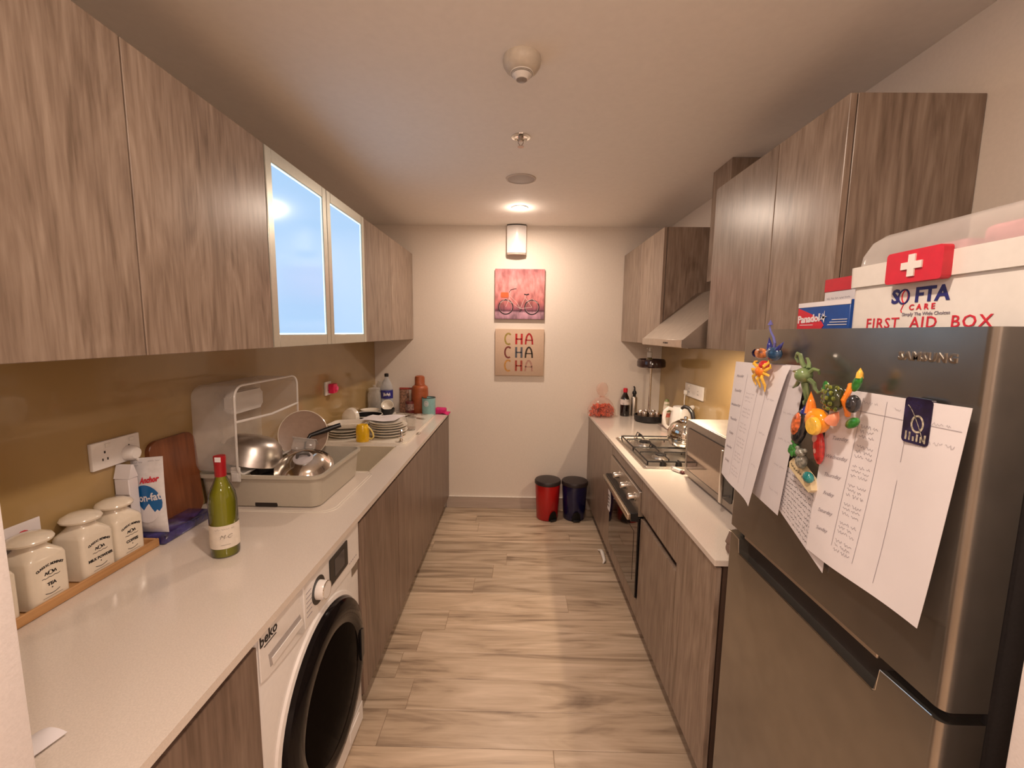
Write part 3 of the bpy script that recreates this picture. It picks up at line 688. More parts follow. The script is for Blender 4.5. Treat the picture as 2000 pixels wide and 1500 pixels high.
# medicine packs
t = thing('medicine_pack', 'red and blue tablet box standing beside the first aid box', 'medicine box', (.72, .995, ZF))
b = B(); box(b, AX, .735, .912, 1.077, ZF, 1.594, .001, 1); link('carton', b, m_blue, t, world=True)
b = B(); box(b, AX-.001, AX+.002, .912, 1.077, 1.584, 1.5945); link('white_band', b, m_paper, t, world=True, smooth=0)
b = B(); prism(b, [(1.0765, ZF), (1.0765, 1.583)]+[(1.0765-.088*math.sin(k*PI/10), 1.583-.0855*k/10-.0) for k in range(1, 5)]+[(.985, 1.540)]+[(1.0765-.088*math.sin(k*PI/10), 1.583-.0855*k/10) for k in range(6, 10)], lambda u, v, d: Vector((d, u, v)), AX-.001, AX+.001); rp_ = link('red_panel', b, m_red, t, world=True, smooth=0)
b = B(); add_text(b, 'Panadol', .0245, (AX-.0016, 1.036, 1.556), R_, U_, bold=.0007, rot=.05); box(b, AX-.0015, AX-.001, 1.02, 1.066, 1.5415, 1.543); link('lettering', b, m_paper, t, world=True)
b = B()
for k in range(10):
    a = k*PI/5; l = .014 if k % 2 else .008
    prism(b, [(.988+.0012*math.cos(a+1.57), 1.560+.0012*math.sin(a+1.57)), (.988+l*math.cos(a), 1.560+l*math.sin(a)), (.983-.0012*math.cos(a+1.57), 1.560-.0012*math.sin(a+1.57))], lambda u, v, d: Vector((d, u, v)), AX-.0022, AX-.0014)
link('starburst', b, m_paper, t, world=True, smooth=0)
b = B()
for k in range(3): box(b, AX-.0014, AX-.001, .916, .96+.006*k, 1.552-.0055*k, 1.5535-.0055*k)
link('small_print', b, m_paper, t, world=True, smooth=0)
t = thing('medicine_pack', 'white and crimson box standing behind the blue tablet box', 'medicine box', (.80, 1.05, ZF))
b = B(); box(b, .79, .83, .96, 1.135, ZF, 1.628, .001, 1); link('carton', b, m_paper, t, world=True)
b = B(); box(b, .7885, .8315, .959, 1.136, 1.628, 1.66, .001, 1); link('red_top', b, m_red, t, world=True)
b = B(); words(b, lambda u, v: Vector((.7896, -u, v)), -1.125, 1.611, .08, .004, rp, .001); words(b, lambda u, v: Vector((.7896, -u, v)), -1.12, 1.603, .05, .005, rp, .0016); link('print', b, m_ink2, t, world=True, recalc=False)

# ================================================================== HOOD, HOB, MICROWAVE
t = thing('cooker_hood', 'sloping stainless steel cooker hood above the hob', 'cooker hood', (.98, 2.305, 1.455))
HX, HY0, HY1 = .755, 1.985, 2.610
b = B(); prism(b, [(HX, 1.455), (HX, 1.490), (1.06, 1.76), (1.19, 1.76), (1.19, 1.455)], lambda u, v, d: Vector((u, d, v)), HY0, HY1); link('canopy', b, m_steelm, t, world=True, smooth=0)
b = B(); box(b, HX-.003, HX, HY0, HY1, 1.457, 1.492, .001, 1); fr = link('front_lip', b, m_steel, t, world=True)
b = B()
for k, wd in enumerate((.006, .005, .009, .006, .008)): box(b, HX-.0038, HX-.003, 2.235-.014*k-wd, 2.235-.014*k, 1.470, 1.478)
link('maker_mark', b, m_ink, fr, world=True, smooth=0)
b = B(); box(b, .80, 1.15, 2.03, 2.30, 1.451, 1.4555); box(b, .80, 1.15, 2.31, 2.57, 1.451, 1.4555); link('filter', b, m_steelm, t, world=True, smooth=0)
b = B(); lathe(b, [(0, 0), (.026, 0), (.028, .004), (0, .004)], (.87, 2.24, 1.448), 20); link('lamp', b, mat('hood_lamp_lens', (1, .9, .7), .3, emit=(1, .75, .5), es=6), t, world=True)
t = thing('gas_hob', 'stainless steel gas hob with four burners and black pan supports', 'hob', (.89, 2.40, W))
b = B(); box(b, .640, 1.138, 2.088, 2.712, W, W+.006, .003, 2); link('plate', b, m_steel, t, world=True)
b = B(); tube(b, [(x, y, W+.007) for x, y in rrect(.648, 1.13, 2.096, 2.704, .012)], .004, 6, closed=True); link('rim', b, m_steelm, t, world=True)
BX = [(.78, 2.545, .040), (1.01, 2.545, .032), (.785, 2.275, .034), (1.01, 2.275, .046)]
for (x, y, r) in BX:
    b = B(); lathe(b, [(r*1.35, 0), (r*1.3, .004), (r*.9, .006), (r*.9, .014), (0, .014)], (x, y, W+.006), 28); bn = link('burner', b, m_alu, t, world=True)
    b = B(); lathe(b, [(r*.85, .014), (r*.85, .019), (r*.7, .022), (0, .022)], (x, y, W+.006), 28); link('cap', b, m_iron, bn, world=True)
for y0, y1 in ((2.135+.0, 2.405), (2.41, 2.68)):
    b = B(); z = W+.036; x0, x1 = .672, 1.115
    tube(b, [(x, y, z-.012) for x, y in rrect(x0, x1, y0, y1, .01, 2)], .0042, 6, closed=True)
    for bx in (.78, 1.01):
        yc = (y0+y1)/2
        for dx, dy in ((1, 0), (-1, 0), (0, 1), (0, -1)):
            ex = bx+dx*(.115 if abs(dx) else 0); ey = yc+dy*(y1-y0)/2
            ex = min(max(ex, x0), x1)
            tube(b, [(bx+dx*.022, yc+dy*.022, z), (bx+dx*.06, yc+dy*.06, z+.001), (ex, ey, z), (ex, ey, z-.014)], .0036, 6)
        tube(b, [(bx-.02, y1, z-.012), (bx-.01, y1, z+.014), (bx+.012, y1-.03, z)], .0034, 6)
    for x in (x0, x1):
        for y in (y0, y1): tube(b, [(x, y, W+.005), (x, y, z-.01)], .004, 6)
    link('pan_support', b, m_iron, t, world=True)
for xk in (.745, .825, .905, .985):
    b = B(); lathe(b, [(.017, 0), (.016, .010), (.013, .024), (0, .025)], (xk, 2.118, W+.006), 18); box(b, xk-.003, xk+.003, 2.104, 2.132, W+.03, W+.036); link('knob', b, m_iron, t, world=True)

t = thing('microwave', 'silver microwave oven on the right worktop beside the fridge', 'microwave', (.98, 1.755, W))
m_mw = mat('microwave_steel', (.42, .375, .33), .5, .9, var=.05, nscale=30)
mx0, my0, my1, mz0, mz1 = .803, 1.42, 1.992, W+.014, 1.122
b = B(); box(b, mx0+.012, 1.165, my0, my1, mz0, mz1-.0, .005, 2); link('body', b, m_mw, t, world=True)
b = B(); box(b, mx0, mx0+.014, my0, my1, mz0, mz1, .004, 2); link('front_frame', b, m_mw, t, world=True)
b = B(); prism(b, rrect(1.530, 1.962, mz0+.030, mz1-.032, .016), lambda u, v, d: Vector((d, u, v)), mx0-.004, mx0+.001); dm = link('door', b, m_black, t, world=True)
b = B(); prism(b, rrect(1.60, 1.957, mz0+.035, mz1-.035, .014), lambda u, v, d: Vector((d, u, v)), mx0-.0055, mx0-.0038); link('window', b, mat('mirror_grey_glass', (.30, .24, .20), .08, .85), dm, world=True)
b = B(); tube(b, [(mx0, 1.555, mz0+.055), (mx0-.034, 1.555, mz0+.055)], .005, 8); tube(b, [(mx0, 1.555, mz1-.05), (mx0-.034, 1.555, mz1-.05)], .005, 8); box(b, mx0-.040, mx0-.030, 1.545, 1.565, mz0+.03, mz1-.03, .003, 2); link('handle', b, m_steel, dm, world=True)
b = B(); box(b, mx0-.003, mx0+.001, 1.43, 1.52, mz0+.02, mz1-.02, .002, 1); cp_ = link('control_panel', b, m_black, t, world=True)
b = B(); lathe(b, [(0, -.02), (.018, -.02), (.02, -.003), (0, -.003)], (mx0, 1.475, mz0+.06), 20, ax='x'); link('knob', b, m_steel, cp_, world=True)
for x in (.84, 1.12):
    for y in (1.46, 1.955):
        b = B(); lathe(b, [(.012, 0), (.014, .014), (0, .014)], (x, y, W), 12); link('foot', b, m_black, t, world=True)
# stovetop kettle
t = thing('whistling_kettle', 'round polished steel kettle with black handle on the hob', 'kettle', (.962, 2.405, W+.040))
b = B(); lathe(b, [(0, 0), (.070, 0), (.080, .006), (.094, .035), (.098, .062), (.092, .094), (.074, .124), (.044, .142), (.030, .145), (0, .145)], seg=40); link('body', b, mat('polished_steel', (.74, .70, .62), .07, 1), t)
b = B(); lathe(b, [(.034, .144), (.032, .150), (0, .154)], seg=24); lathe(b, [(.006, .152), (.012, .160), (.010, .168), (0, .170)], seg=16); link('lid', b, m_chrome, t)
b = B(); tube(b, [(-.02, -.085, .10), (-.03, -.108, .125), (-.035, -.124, .15)], [.020, .016, .012], 12); link('spout', b, m_chrome, t)
b = B(); tube(b, [(.010, -.050, .118), (.022, -.052, .155), (.018, -.040, .195), (.008, -.012, .218), (-.004, .02, .222), (-.012, .04, .208)], [.007, .011, .012, .011, .011, .008], 10); link('handle', b, m_black, t)
# electric kettle
t = thing('electric_kettle', 'white plastic electric kettle with loop handle behind the steel kettle', 'kettle', (1.108, 2.86, W))
b = B(); lathe(b, [(0, 0), (.075, 0), (.078, .018), (0, .018)], seg=32); link('base', b, m_white, t)
b = B(); lathe(b, [(0, .02), (.072, .02), (.074, .04), (.068, .12), (.058, .175), (.050, .190), (0, .196)], seg=32); link('body', b, m_whiteg, t)
b = B(); pts = [(-.056, 0, .168), (-.085, 0, .178), (-.108, 0, .160), (-.114, 0, .115), (-.106, 0, .065), (-.085, 0, .045), (-.062, 0, .050)]
tube(b, pts, [.013, .014, .013, .012, .012, .012, .012], 10); link('handle', b, m_whiteg, t)
b = B(); tube(b, [(.052, 0, .165), (.075, 0, .185), (.085, 0, .19)], [.022, .016, .010], 10); link('spout', b, m_whiteg, t)
# small white plastic thing on the worktop in front of the hob
t = thing('lighter', 'small white gadget with a dark tip lying in front of the hob', 'lighter', (.795, 2.047, W+.001), math.radians(-62))
b = B(); box(b, -.030, .022, -.013, .013, 0, .016, .006, 2); link('body', b, m_white, t)
b = B(); box(b, .022, .040, -.012, .012, .0, .012, .004, 2); link('tip', b, mat('dark_red_plastic', (.10, .02, .02), .4), t)
b = B(); lathe(b, [(0, 0), (.008, 0), (.008, .014), (0, .016)], (-.033, .004, .002), 12); link('button', b, m_ink2, t)
# brown rounded thing between worktop end and fridge
b = B(); tube(b, [(.668, 1.245, W+.028), (.664, 1.25, W+.040), (.672, 1.252, W+.060), (.700, 1.255, W+.075), (.75, 1.26, W+.078)], [.012, .020, .021, .016, .012], 12)
blob(b, (.665, 1.247, W+.024), (.020, .020, .022), 14)
solo('oven_mitt', 'rounded brown mitt peeping out from behind the fridge edge', 'oven mitt', b, mat('brown_cloth', (.20, .13, .10), .6))
# dark bottle next to the microwave
t = thing('sauce_bottle', 'small dark bottle with red label on top of the microwave', 'bottle', (1.125, 1.88, mz1))
b = B(); lathe(b, [(0, 0), (.020, 0), (.021, .004), (.021, .045), (.010, .066), (.009, .085), (0, .085)], seg=20); link('body', b, m_black, t)
b = B(); lathe(b, [(.0215, .008), (.0215, .036)], seg=20); link('label', b, m_red, t)
b = B(); lathe(b, [(.011, .085), (.011, .098), (0, .099)], seg=16); link('cap', b, m_white, t)

# ---- right far corner
t = thing('pretzel_bag', 'clear tied bag of orange ring snacks in the right far corner', 'snack bag', (.688, 3.44, W+.0005))
b = B(); pr = [(0, .001), (.100, .001), (.114, .012), (.110, .060), (.088, .110), (.052, .142), (.020, .160), (.018, .168), (.036, .185), (.050, .215), (.046, .245), (.030, .268), (.008, .280), (0, .280)]
lathe(b, pr, seg=30, sy=.72)
for v in b.verts:
    if v.co.z > .02: v.co += Vector((1, 1, 0))*.010*noise.noise(v.co*28)+Vector((0, 0, .008*noise.noise(v.co*17)))
link('bag', b, m_bag, t)
b = B(); rs = random.Random(5)
for k in range(190):
    zz = rs.uniform(.010, .098); a = rs.uniform(0, 2*PI); q = math.sqrt(rs.random())*(.096-.0*zz) if zz < .06 else math.sqrt(rs.random())*(.096-(zz-.06)*.7)
    m_ = Matrix.Translation((q*math.cos(a), q*.68*math.sin(a), zz)) @ Matrix.Rotation(rs.uniform(0, PI), 4, 'X') @ Matrix.Rotation(rs.uniform(0, PI), 4, 'Y')
    tube(b, [m_ @ Vector((.0115*math.cos(i*PI/5), .0115*math.sin(i*PI/5), 0)) for i in range(10)], .0040, 5, closed=True)
link('snack_rings', b, mat('orange_red_snack', (.66, .085, .02), .5, var=.35, nscale=40), t, kind='stuff')
b = B(); tube(b, [(.020*math.cos(i*PI/6), .015*math.sin(i*PI/6), .163) for i in range(12)], .0035, 6, closed=True); tube(b, [(.015, -.012, .163), (.03, -.03, .168), (.045, -.035, .160)], .003, 6); tube(b, [(-.01, -.014, .163), (-.035, -.03, .17)], .003, 6); link('tie', b, m_bag, t)
t = thing('soy_sauce_bottle', 'dark soy sauce bottle with red cap beside the snack bag', 'bottle', (.888, 3.49, W))
b = B(); lathe(b, [(0, 0), (.036, 0), (.038, .006), (.038, .118), (.034, .150), (.020, .178), (.015, .190), (.015, .20), (0, .20)], seg=24); link('body', b, mat('dark_glass', (.012, .008, .008), .06, coat=.5), t)
b = B(); lathe(b, [(.0385, .095), (.0385, .140)], seg=24); link('label', b, mat('bottle_label', (.62, .55, .52), .5, var=.6, nscale=30), t)
b = B(); lathe(b, [(.017, .196), (.018, .225), (.012, .230), (0, .230)], seg=20); link('cap', b, m_red, t)
t = thing('oil_dispenser', 'slim grey bottle with black pump top behind the soy sauce', 'dispenser', (.965, 3.50, W))
b = B(); lathe(b, [(0, 0), (.024, 0), (.025, .004), (.025, .150), (.020, .158), (0, .158)], seg=24); link('body', b, m_steelm, t)
b = B(); lathe(b, [(.012, .156), (.012, .175), (.018, .185), (.016, .20), (.008, .21), (.006, .235), (0, .236)], seg=16); tube(b, [(0, 0, .235), (-.006, -.004, .243), (-.010, -.01, .240)], .005, 8); link('pump', b, m_black, t)
# carousel stand
t = thing('spice_carousel', 'black two tier revolving caddy on a slim steel pole', 'rack', (1.022, 3.28, W))
b = B(); lathe(b, [(0, .004), (.098, .004), (.108, .012), (.110, .050), (.104, .052), (.102, .018), (0, .016)], seg=40); link('lower_tray', b, m_black, t)
b = B(); lathe(b, [(.009, .015), (.009, .42)], seg=14); lathe(b, [(.016, .015), (.012, .03), (.009, .035)], seg=14); link('pole', b, m_chrome, t)
b = B(); lathe(b, [(0, .420), (.098, .420), (.106, .428), (.106, .462), (.100, .480), (.094, .482), (.092, .434), (0, .432)], seg=40); link('upper_tray', b, mat('dark_smoked_plastic', (.035, .018, .018), .12, coat=.4), t)
def spice(i, a, r, h=.060):
    s = thing('spice_jar', 'small glass spice jar with metal lid on the lower tier of the carousel', 'jar', (1.022+r*math.cos(a), 3.28+r*math.sin(a), W+.019), 0, 'spice jars on the carousel')
    b = B(); lathe(b, [(0, 0), (.018, 0), (.019, .003), (.019, h-.02), (.016, h-.014), (0, h-.014)], seg=16); link('jar', b, mat('spice_glass', (.14, .09, .06), .1, coat=.4), s)
    b = B(); lathe(b, [(.0185, h-.014), (.0185, h), (.017, h+.002), (0, h+.002)], seg=16); link('lid', b, m_chrome, s)
    return s
s0 = spice(0, 0, .068)
for k in range(1, 8):
    a = k*PI/4; dup(s0, (1.022+.068*math.cos(a), 3.28+.068*math.sin(a), W+.019), a)
t = thing('pump_bottle', 'clear bottle with white pump top standing on the upper tier', 'bottle', (1.002, 3.265, W+.4335))
b = B(); lathe(b, [(0, 0), (.028, 0), (.030, .004), (.028, .040), (.016, .060), (.014, .066), (0, .066)], seg=24); link('body', b, mat('olive_liquid', (.22, .17, .08), .08, coat=.5), t)
b = B(); lathe(b, [(.019, .062), (.020, .100), (.014, .104), (.007, .108), (.007, .126), (.013, .128), (.013, .136), (0, .137)], seg=20); tube(b, [(0, 0, .132), (-.025, -.012, .130)], .0045, 8); link('pump', b, m_white, t)
t = thing('lotion_tube', 'upright cream tube with green top and red print beside the carousel', 'bottle', (1.115, 3.16, W))
b = B(); lathe(b, [(0, 0), (.030, 0), (.031, .01), (.029, .090), (.020, .168), (.013, .185), (0, .190)], seg=24, sy=.8); bd = link('body', b, mat('cream_plastic', (.72, .62, .50), .35), t)
b = B(); lathe(b, [(.0222, .150), (.0155, .182), (.010, .192), (0, .195)], seg=20, sy=.82); lathe(b, [(.0283, .100), (.0262, .118)], seg=24, sy=.82); link('green_band', b, mat('olive_print', (.20, .24, .08), .4), bd)
b = B(); lathe(b, [(.0305, .060), (.0292, .090)], seg=24, sy=.82); link('red_band', b, mat('red_band', (.62, .16, .12), .4, var=.5, nscale=50), bd)
b = B(); box(b, 1.06, 1.17, 2.96, 3.17, W, W+.002, .0008, 1); solo('cloth', 'grey patterned cloth lying flat between carousel and white kettle', 'cloth', b, mat('grey_pattern_cloth', (.30, .22, .20), .8, var=.6, nscale=120))

# ---- sockets
def socket(label, side, y0, y1, z0, z1, gangs=2):
    s = -1 if side == 'L' else 1; x = XLW+.006 if s < 0 else XRW-.006; t = thing('wall_socket', label, 'socket', (x, (y0+y1)/2, z0))
    a, c_ = (x, x+.011) if s < 0 else (x-.011, x)
    b = B(); box(b, a, c_, y0, y1, z0, z1, .003, 2); link('plate', b, m_whiteg, t, world=True)
    xf = c_ if s < 0 else a; d = .0012*(1 if s < 0 else -1)
    b = B(); h = z1-z0; wdt = (y1-y0)/gangs
    for g in range(gangs):
        yc = y0+wdt*(g+.5)
        for dy, dz, q in ((0, .60, .0035), (-.0075, .34, .003), (.0075, .34, .003)): box(b, min(xf, xf+d*.5), max(xf, xf+d*.5), yc+dy-q/1.6, yc+dy+q/1.6, z0+h*dz-.0035, z0+h*dz+.0035)
    link('pin_holes', b, m_ink, t, world=True, smooth=0)
    for g in range(gangs):
        yc = y0+wdt*(g+.5)
        b = B(); box(b, min(xf, xf+2*d), max(xf, xf+2*d), yc+.002, yc+.018, z1-.020, z1-.008, .0006, 1); link('switch', b, m_white, t, world=True)
    return t
socket('white double wall socket on the left splashback above the jars', 'L', 1.146, 1.300, 1.110, 1.190)
t = thing('plug', 'round white plug in the double socket above the jars', 'plug', (XLW+.017, 1.258, 1.135))
b = B(); lathe(b, [(0, .026), (.016, .026), (.021, .020), (.024, .004), (.024, 0), (0, 0)], (0, 0, 0), 24, ax='x', sx=1); link('body', b, m_whiteg, t)
b = B(); tube(b, [(.02, 0, -.012), (.026, .008, -.03), (.016, .018, -.055), (.012, .03, -.09)], .0045, 8); link('cable', b, m_white, t)
socket('small white wall socket behind the dish pile', 'L', 2.612, 2.695, 1.110, 1.195, 1)
t = thing('plug', 'bright pink plug cover on the left wall behind the dish pile', 'plug', (XLW+.017, 2.735-.06, 1.120))
b = B(); box(b, 0, .036, -.030, .030, 0, .060, .006, 2); link('body', b, mat('hot_pink_plastic', (.80, .01, .10), .3), t)
b = B(); lathe(b, [(.014, 0), (.014, .012), (0, .012)], (.036, .0, .030), 16, ax='x'); link('button', b, mat('pink_button', (.85, .10, .25), .3), t)
socket('white double wall socket on the right splashback over the white kettle', 'R', 2.715, 3.005, 1.095, 1.185)
t = thing('power_cable', 'white cable hanging from the right hand socket to the kettle', 'cable', (XRW-.02, 2.96, 1.0))
b = B(); box(b, -.018, .0, -.013, .013, .105, .135, .004, 2); link('plug_head', b, m_white, t)
b = B(); tube(b, [(-.012, 0, .108), (-.014, .0, .06), (-.012, -.004, 0), (-.012, -.01, -.06), (-.02, -.04, -.10), (-.035, -.075, -.135)], .0035, 8); link('cord', b, m_white, t)

# ================================================================== LEFT WORKTOP, near end
# tray of jars
t = thing('jar_tray', 'long narrow pine tray carrying the cream storage jars', 'tray', (-1.150, .975, W))
b = B(); box(b, -1.194, -1.106, .70, 1.232, W+.001, W+.010, .002, 1); link('base', b, m_tray, t, world=True)
b = B(); box(b, -1.106, -1.098, .70, 1.240, W+.001, W+.026, .002, 1); link('front_rail', b, m_tray, t, world=True)
b = B(); box(b, -1.194, -1.106, 1.232, 1.240, W+.001, W+.026, .002, 1); link('end_rail', b, m_tray, t, world=True)
JW = .043
def jar(word, yc, label, x=-1.150):
    t = thing('storage_jar', label, 'jar', (x, yc, W+.0105))
    b = B(); rr = []
    for z, h, r in ((0, JW-.004, .010), (.004, JW, .012), (.112, JW, .012), (.120, JW-.002, .016), (.134, JW-.012, .024), (.140, JW-.015, .027), (.150, JW-.016, .0268)):
        rr.append([b.verts.new((px, py, z)) for px, py in rrect(-h, h, -h, h, r, 5)])
    for a, c_ in zip(rr, rr[1:]):
        for i in range(len(a)): b.faces.new((a[i], a[(i+1) % len(a)], c_[(i+1) % len(a)], c_[i]))
    b.faces.new(rr[0]); b.faces.new(rr[-1]); link('body', b, m_cream, t)
    b = B(); lathe(b, [(0, .150), (.034, .150), (.041, .153), (.043, .158), (.039, .165), (.024, .172), (0, .175)], seg=36); link('lid', b, m_cream, t)
    if word:
        b = B(); R_, U_ = (0, 1, 0), (0, 0, 1); X = JW+.0004
        txt = 'CLASSIC MOMENTS'; n = len(txt)
        for i, ch in enumerate(txt):
            a = math.radians(118-(118-62)*i/(n-1)) ; rad = .052
            if ch == ' ': continue
            add_text(b, ch, .0078, (X, rad*math.cos(a)*1.12, .045+rad*math.sin(a)), R_, U_, rot=a-PI/2, bold=.00035, ext=.0002)
        add_text(b, word, .0108 if len(word) < 8 else .0098, (X, 0, .050), R_, U_, bold=.0005, ext=.0002)
        fn = lambda u, v: Vector((X, u, v))
        for s in (-1, 1): ribbon(b, [(s*(.003+.005*k/8*2), .078+.004*math.sin(k*1.4)) for k in range(9)], .0022, fn)
        ribbon(b, [(.005*math.cos(a), .078+.005*math.sin(a)) for a in [k*PI/6 for k in range(13)]], .0016, fn)
        ribbon(b, [(-.020+.04*k/10, .067+.0012*math.sin(k*2)) for k in range(11)], .0014, fn)
        ribbon(b, [(-.0015, .040), (.0015, .040)], .003, fn); ribbon(b, [(-.016+.032*k/10, .030-.004*math.sin(PI*k/10)) for k in range(11)], .0016, fn)
        ribbon(b, [(-.022, .020), (.022, .020)], .0008, fn)
        link('lettering', b, m_ink, t, recalc=False)
    return t
jar('COFFEE', 1.160, 'square cream storage jar lettered COFFEE, farthest from the camera')
jar('MILK POWDER', 1.066, 'square cream storage jar lettered MILK POWDER, second from the far end')
jar('TEA', .945, 'square cream storage jar lettered TEA')
jar(None, .838, 'square cream storage jar mostly hidden by the left wall edge')
b = B(); box(b, XLW+.007, XLW+.010, .86, 1.01, W, 1.043, .001, 1)
o = solo('card', 'white card with a red flourish standing behind the TEA jar', 'card', b, m_paper)
b = B(); ribbon(b, [(.045-.085*k/12, .172+.006*math.sin(k*.9)-.0012*k) for k in range(13)], .004, lambda u, v: Vector((.0025, u, v))); link('red_flourish', b, m_red, o, recalc=False)
# milk packs
t = thing('milk_carton', 'white folded top paper pack half hidden behind the milk pouch', 'carton', (-1.170, 1.225, W))
b = B(); box(b, -.022, .022, -.016, .016, 0, .222, .002, 1); bd = link('body', b, m_paper, t)
b = B(); prism(b, [(-.016, .223), (.016, .223), (.004, .262), (-.004, .262)], lambda u, v, d: Vector((d, u, v)), -.023, .023); link('folded_top', b, m_paper, t, smooth=0)
b = B(); prism(b, [(-.022, 0), (.022, 0), (.022, .175), (-.022, .175)], lambda u, v, d: Vector((u, d, v)), -.0168, -.016)
link('grey_panel', b, mat('grey_print', (.42, .36, .34), .6, var=.3, nscale=60), bd, smooth=0)
t = thing('milk_pouch', 'white and blue non-fat milk powder pouch behind the COFFEE jar', 'milk pouch', (-1.138, 1.264, W+.0335))
b = B(); ws, hs = .104, .238; nu, nv = 10, 16
def pouch(u, v, s):
    q = 4*u*(1-u); e = min(1, v*7)*min(1, (1-v)*3.2) ; th = .018*math.sqrt(max(0, q))*max(.02, e)**.6
    return Vector(((u-.5)*ws*(1-.05*math.sin(PI*v)), s*th, v*hs+(.010*(u-.3) if v > .9 else 0)))
for s in (-1, 1):
    g = [[b.verts.new(pouch(i/nu, j/nv, s)) for j in range(nv+1)] for i in range(nu+1)]
    for i in range(nu):
        for j in range(nv): b.faces.new((g[i][j], g[i+1][j], g[i+1][j+1], g[i][j+1]))
bmesh.ops.remove_doubles(b, verts=b.verts[:], dist=.0002); bd = link('pouch', b, mat('white_film', (.80, .77, .78), .3), t, smooth=60)
def onp(u, v, off=.0012): p = pouch(min(max(u/ws+.5, 0), 1), min(max(v/hs, 0), 1), -1); return p+Vector((0, -off, 0))
b = B(); cx_, cz_ = .002, .100; rings = [[b.verts.new(onp(cx_+.046*r*math.cos(a), cz_+(.058*r*math.sin(a)), .0012)) for a in [k*PI/14 for k in range(28)]] for r in (.02, .35, .65, 1)]
for a, c_ in zip(rings, rings[1:]):
    for i in range(28): b.faces.new((a[i], a[(i+1) % 28], c_[(i+1) % 28], c_[i]))
b.faces.new(rings[0]); link('blue_disc', b, mat('milk_blue', (.01, .13, .38), .3), bd)
b = B(); add_text(b, 'non-fat', .034, (0, 0, 0), (1, 0, 0), (0, 1, 0), fn=lambda x, y, z: onp(.008+x*.80, .118+y, .0024), bold=.0009, ext=0, rot=.1)
pts = [(-.05+.1*k/16, .066+.018*abs(math.sin(k*1.1))+.012*(k/16)) for k in range(17)]
cr_ = [(.002+.047*math.cos(a), .098+.060*math.sin(a)) for a in [PI*1.12+PI*.80*k/14 for k in range(15)]]
top_ = [.066, .078, .070, .088, .098, .086, .078, .090, .100, .084, .072, .080, .074, .082, .076]
for k in range(14):
    q = [b.verts.new(onp(u, v, .0019)) for u, v in (cr_[k], cr_[k+1], (cr_[k+1][0], max(top_[k+1], cr_[k+1][1])), (cr_[k][0], max(top_[k], cr_[k][1])))]
    b.faces.new(q)
link('white_print', b, m_paper, bd, recalc=False)
b = B(); add_text(b, 'Anchor', .024, (0, 0, 0), (1, 0, 0), (0, 1, 0), fn=lambda x, y, z: onp(.016+x*.72, .174+y, .0022), bold=.0012, ext=0, shear=.25, rot=.1)
ribbon(b, [(-.048+.022*k/6, .168-.007*math.sin(PI*k/6)) for k in range(7)], .003, lambda u, v: onp(u, v, .002)); ribbon(b, [(-.038, .168), (-.037, .205)], .002, lambda u, v: onp(u, v, .002)); ribbon(b, [(-.037, .205), (-.046, .175), (-.037, .175)], .002, lambda u, v: onp(u, v, .002))
link('red_print', b, m_red, bd, recalc=False)
b = B(); fnp = lambda u, v: onp(u, v, .002); words(b, fnp, -.04, .225, .035, .003, rp, .001); words(b, fnp, -.04, .217, .03, .002, rp, .001); words(b, fnp, .01, .228, .035, .002, rp, .0007); link('small_print', b, m_ink2, bd, recalc=False)
b = B(); box(b, -1.185, -1.085, 1.243, 1.452, W+.0005, W+.032, .006, 2); o = solo('wrapped_pack', 'glossy purple blue film wrapped pack lying flat under the milk pouch', 'packet', b, mat('purple_blue_film', (.03, .025, .13), .12, var=.8, nscale=30, coat=.6))
# chopping board
t = thing('chopping_board', 'dark reddish wooden chopping board leaning on the splashback', 'chopping board', (-1.175, 1.455, W))
b = B(); mm = Matrix.Translation((-1.172, 0, W)) @ Matrix.Rotation(math.radians(-4), 4, 'Y')
prism(b, rrect(1.325, 1.52, .001, .300, .035, 6), lambda u, v, d: mm @ Vector((d, u, v)), -.009, .009)
bmesh.ops.bevel(b, geom=b.edges[:], offset=.002, segments=1, affect='EDGES'); link('board', b, m_board, t, world=True)
# wine bottle
t = thing('wine_bottle', 'green glass wine bottle with red capsule and cream label', 'bottle', (-.868, 1.205, W))
b = B(); lathe(b, [(0, .004), (.030, 0), (.0365, .004), (.0375, .012), (.0375, .165), (.034, .190), (.022, .218), (.0148, .238), (.0138, .262), (.0138, .292), (0, .293)], seg=40)
mg, nt, bs_ = mk('green_wine_glass'); bs_.inputs['Base Color'].default_value = (.40, .42, .035, 1); bs_.inputs['Roughness'].default_value = .05; bs_.inputs['Coat Weight'].default_value = .6
tcx = nt.nodes.new('ShaderNodeTexCoord'); sx_ = nt.nodes.new('ShaderNodeSeparateXYZ'); rm = nt.nodes.new('ShaderNodeValToRGB'); lw = nt.nodes.new('ShaderNodeLayerWeight'); lw.inputs[0].default_value = .55
rm.color_ramp.elements[0].color = (.235, .235, .010, 1); rm.color_ramp.elements[1].color = (.008, .010, .004, 1); rm.color_ramp.elements[0].position = .10; rm.color_ramp.elements[1].position = .72
L(nt, lw.outputs['Facing'], rm.inputs[0]); L(nt, rm.outputs[0], bs_.inputs['Base Color']); bs_.inputs['Transmission Weight'].default_value = .25; bs_.inputs['IOR'].default_value = 1.4
bg = link('glass', b, mg, t)
b = B(); lathe(b, [(.0148, .240), (.0152, .242), (.0150, .270), (.0162, .296), (.0155, .301), (0, .302)], seg=28); cps = link('capsule', b, mat('wine_red_foil', (.34, .006, .012), .35), t)
b = B(); 
for k in range(26):
    a0, a1 = -PI*.80+k*PI*1.12/26, -PI*.80+(k+1)*PI*1.12/26
    vs = [b.verts.new((.0383*math.cos(a), .0383*math.sin(a), z)) for a, z in ((a0, .030), (a1, .030), (a1, .100-.0), (a0, .100))]; b.faces.new(vs)
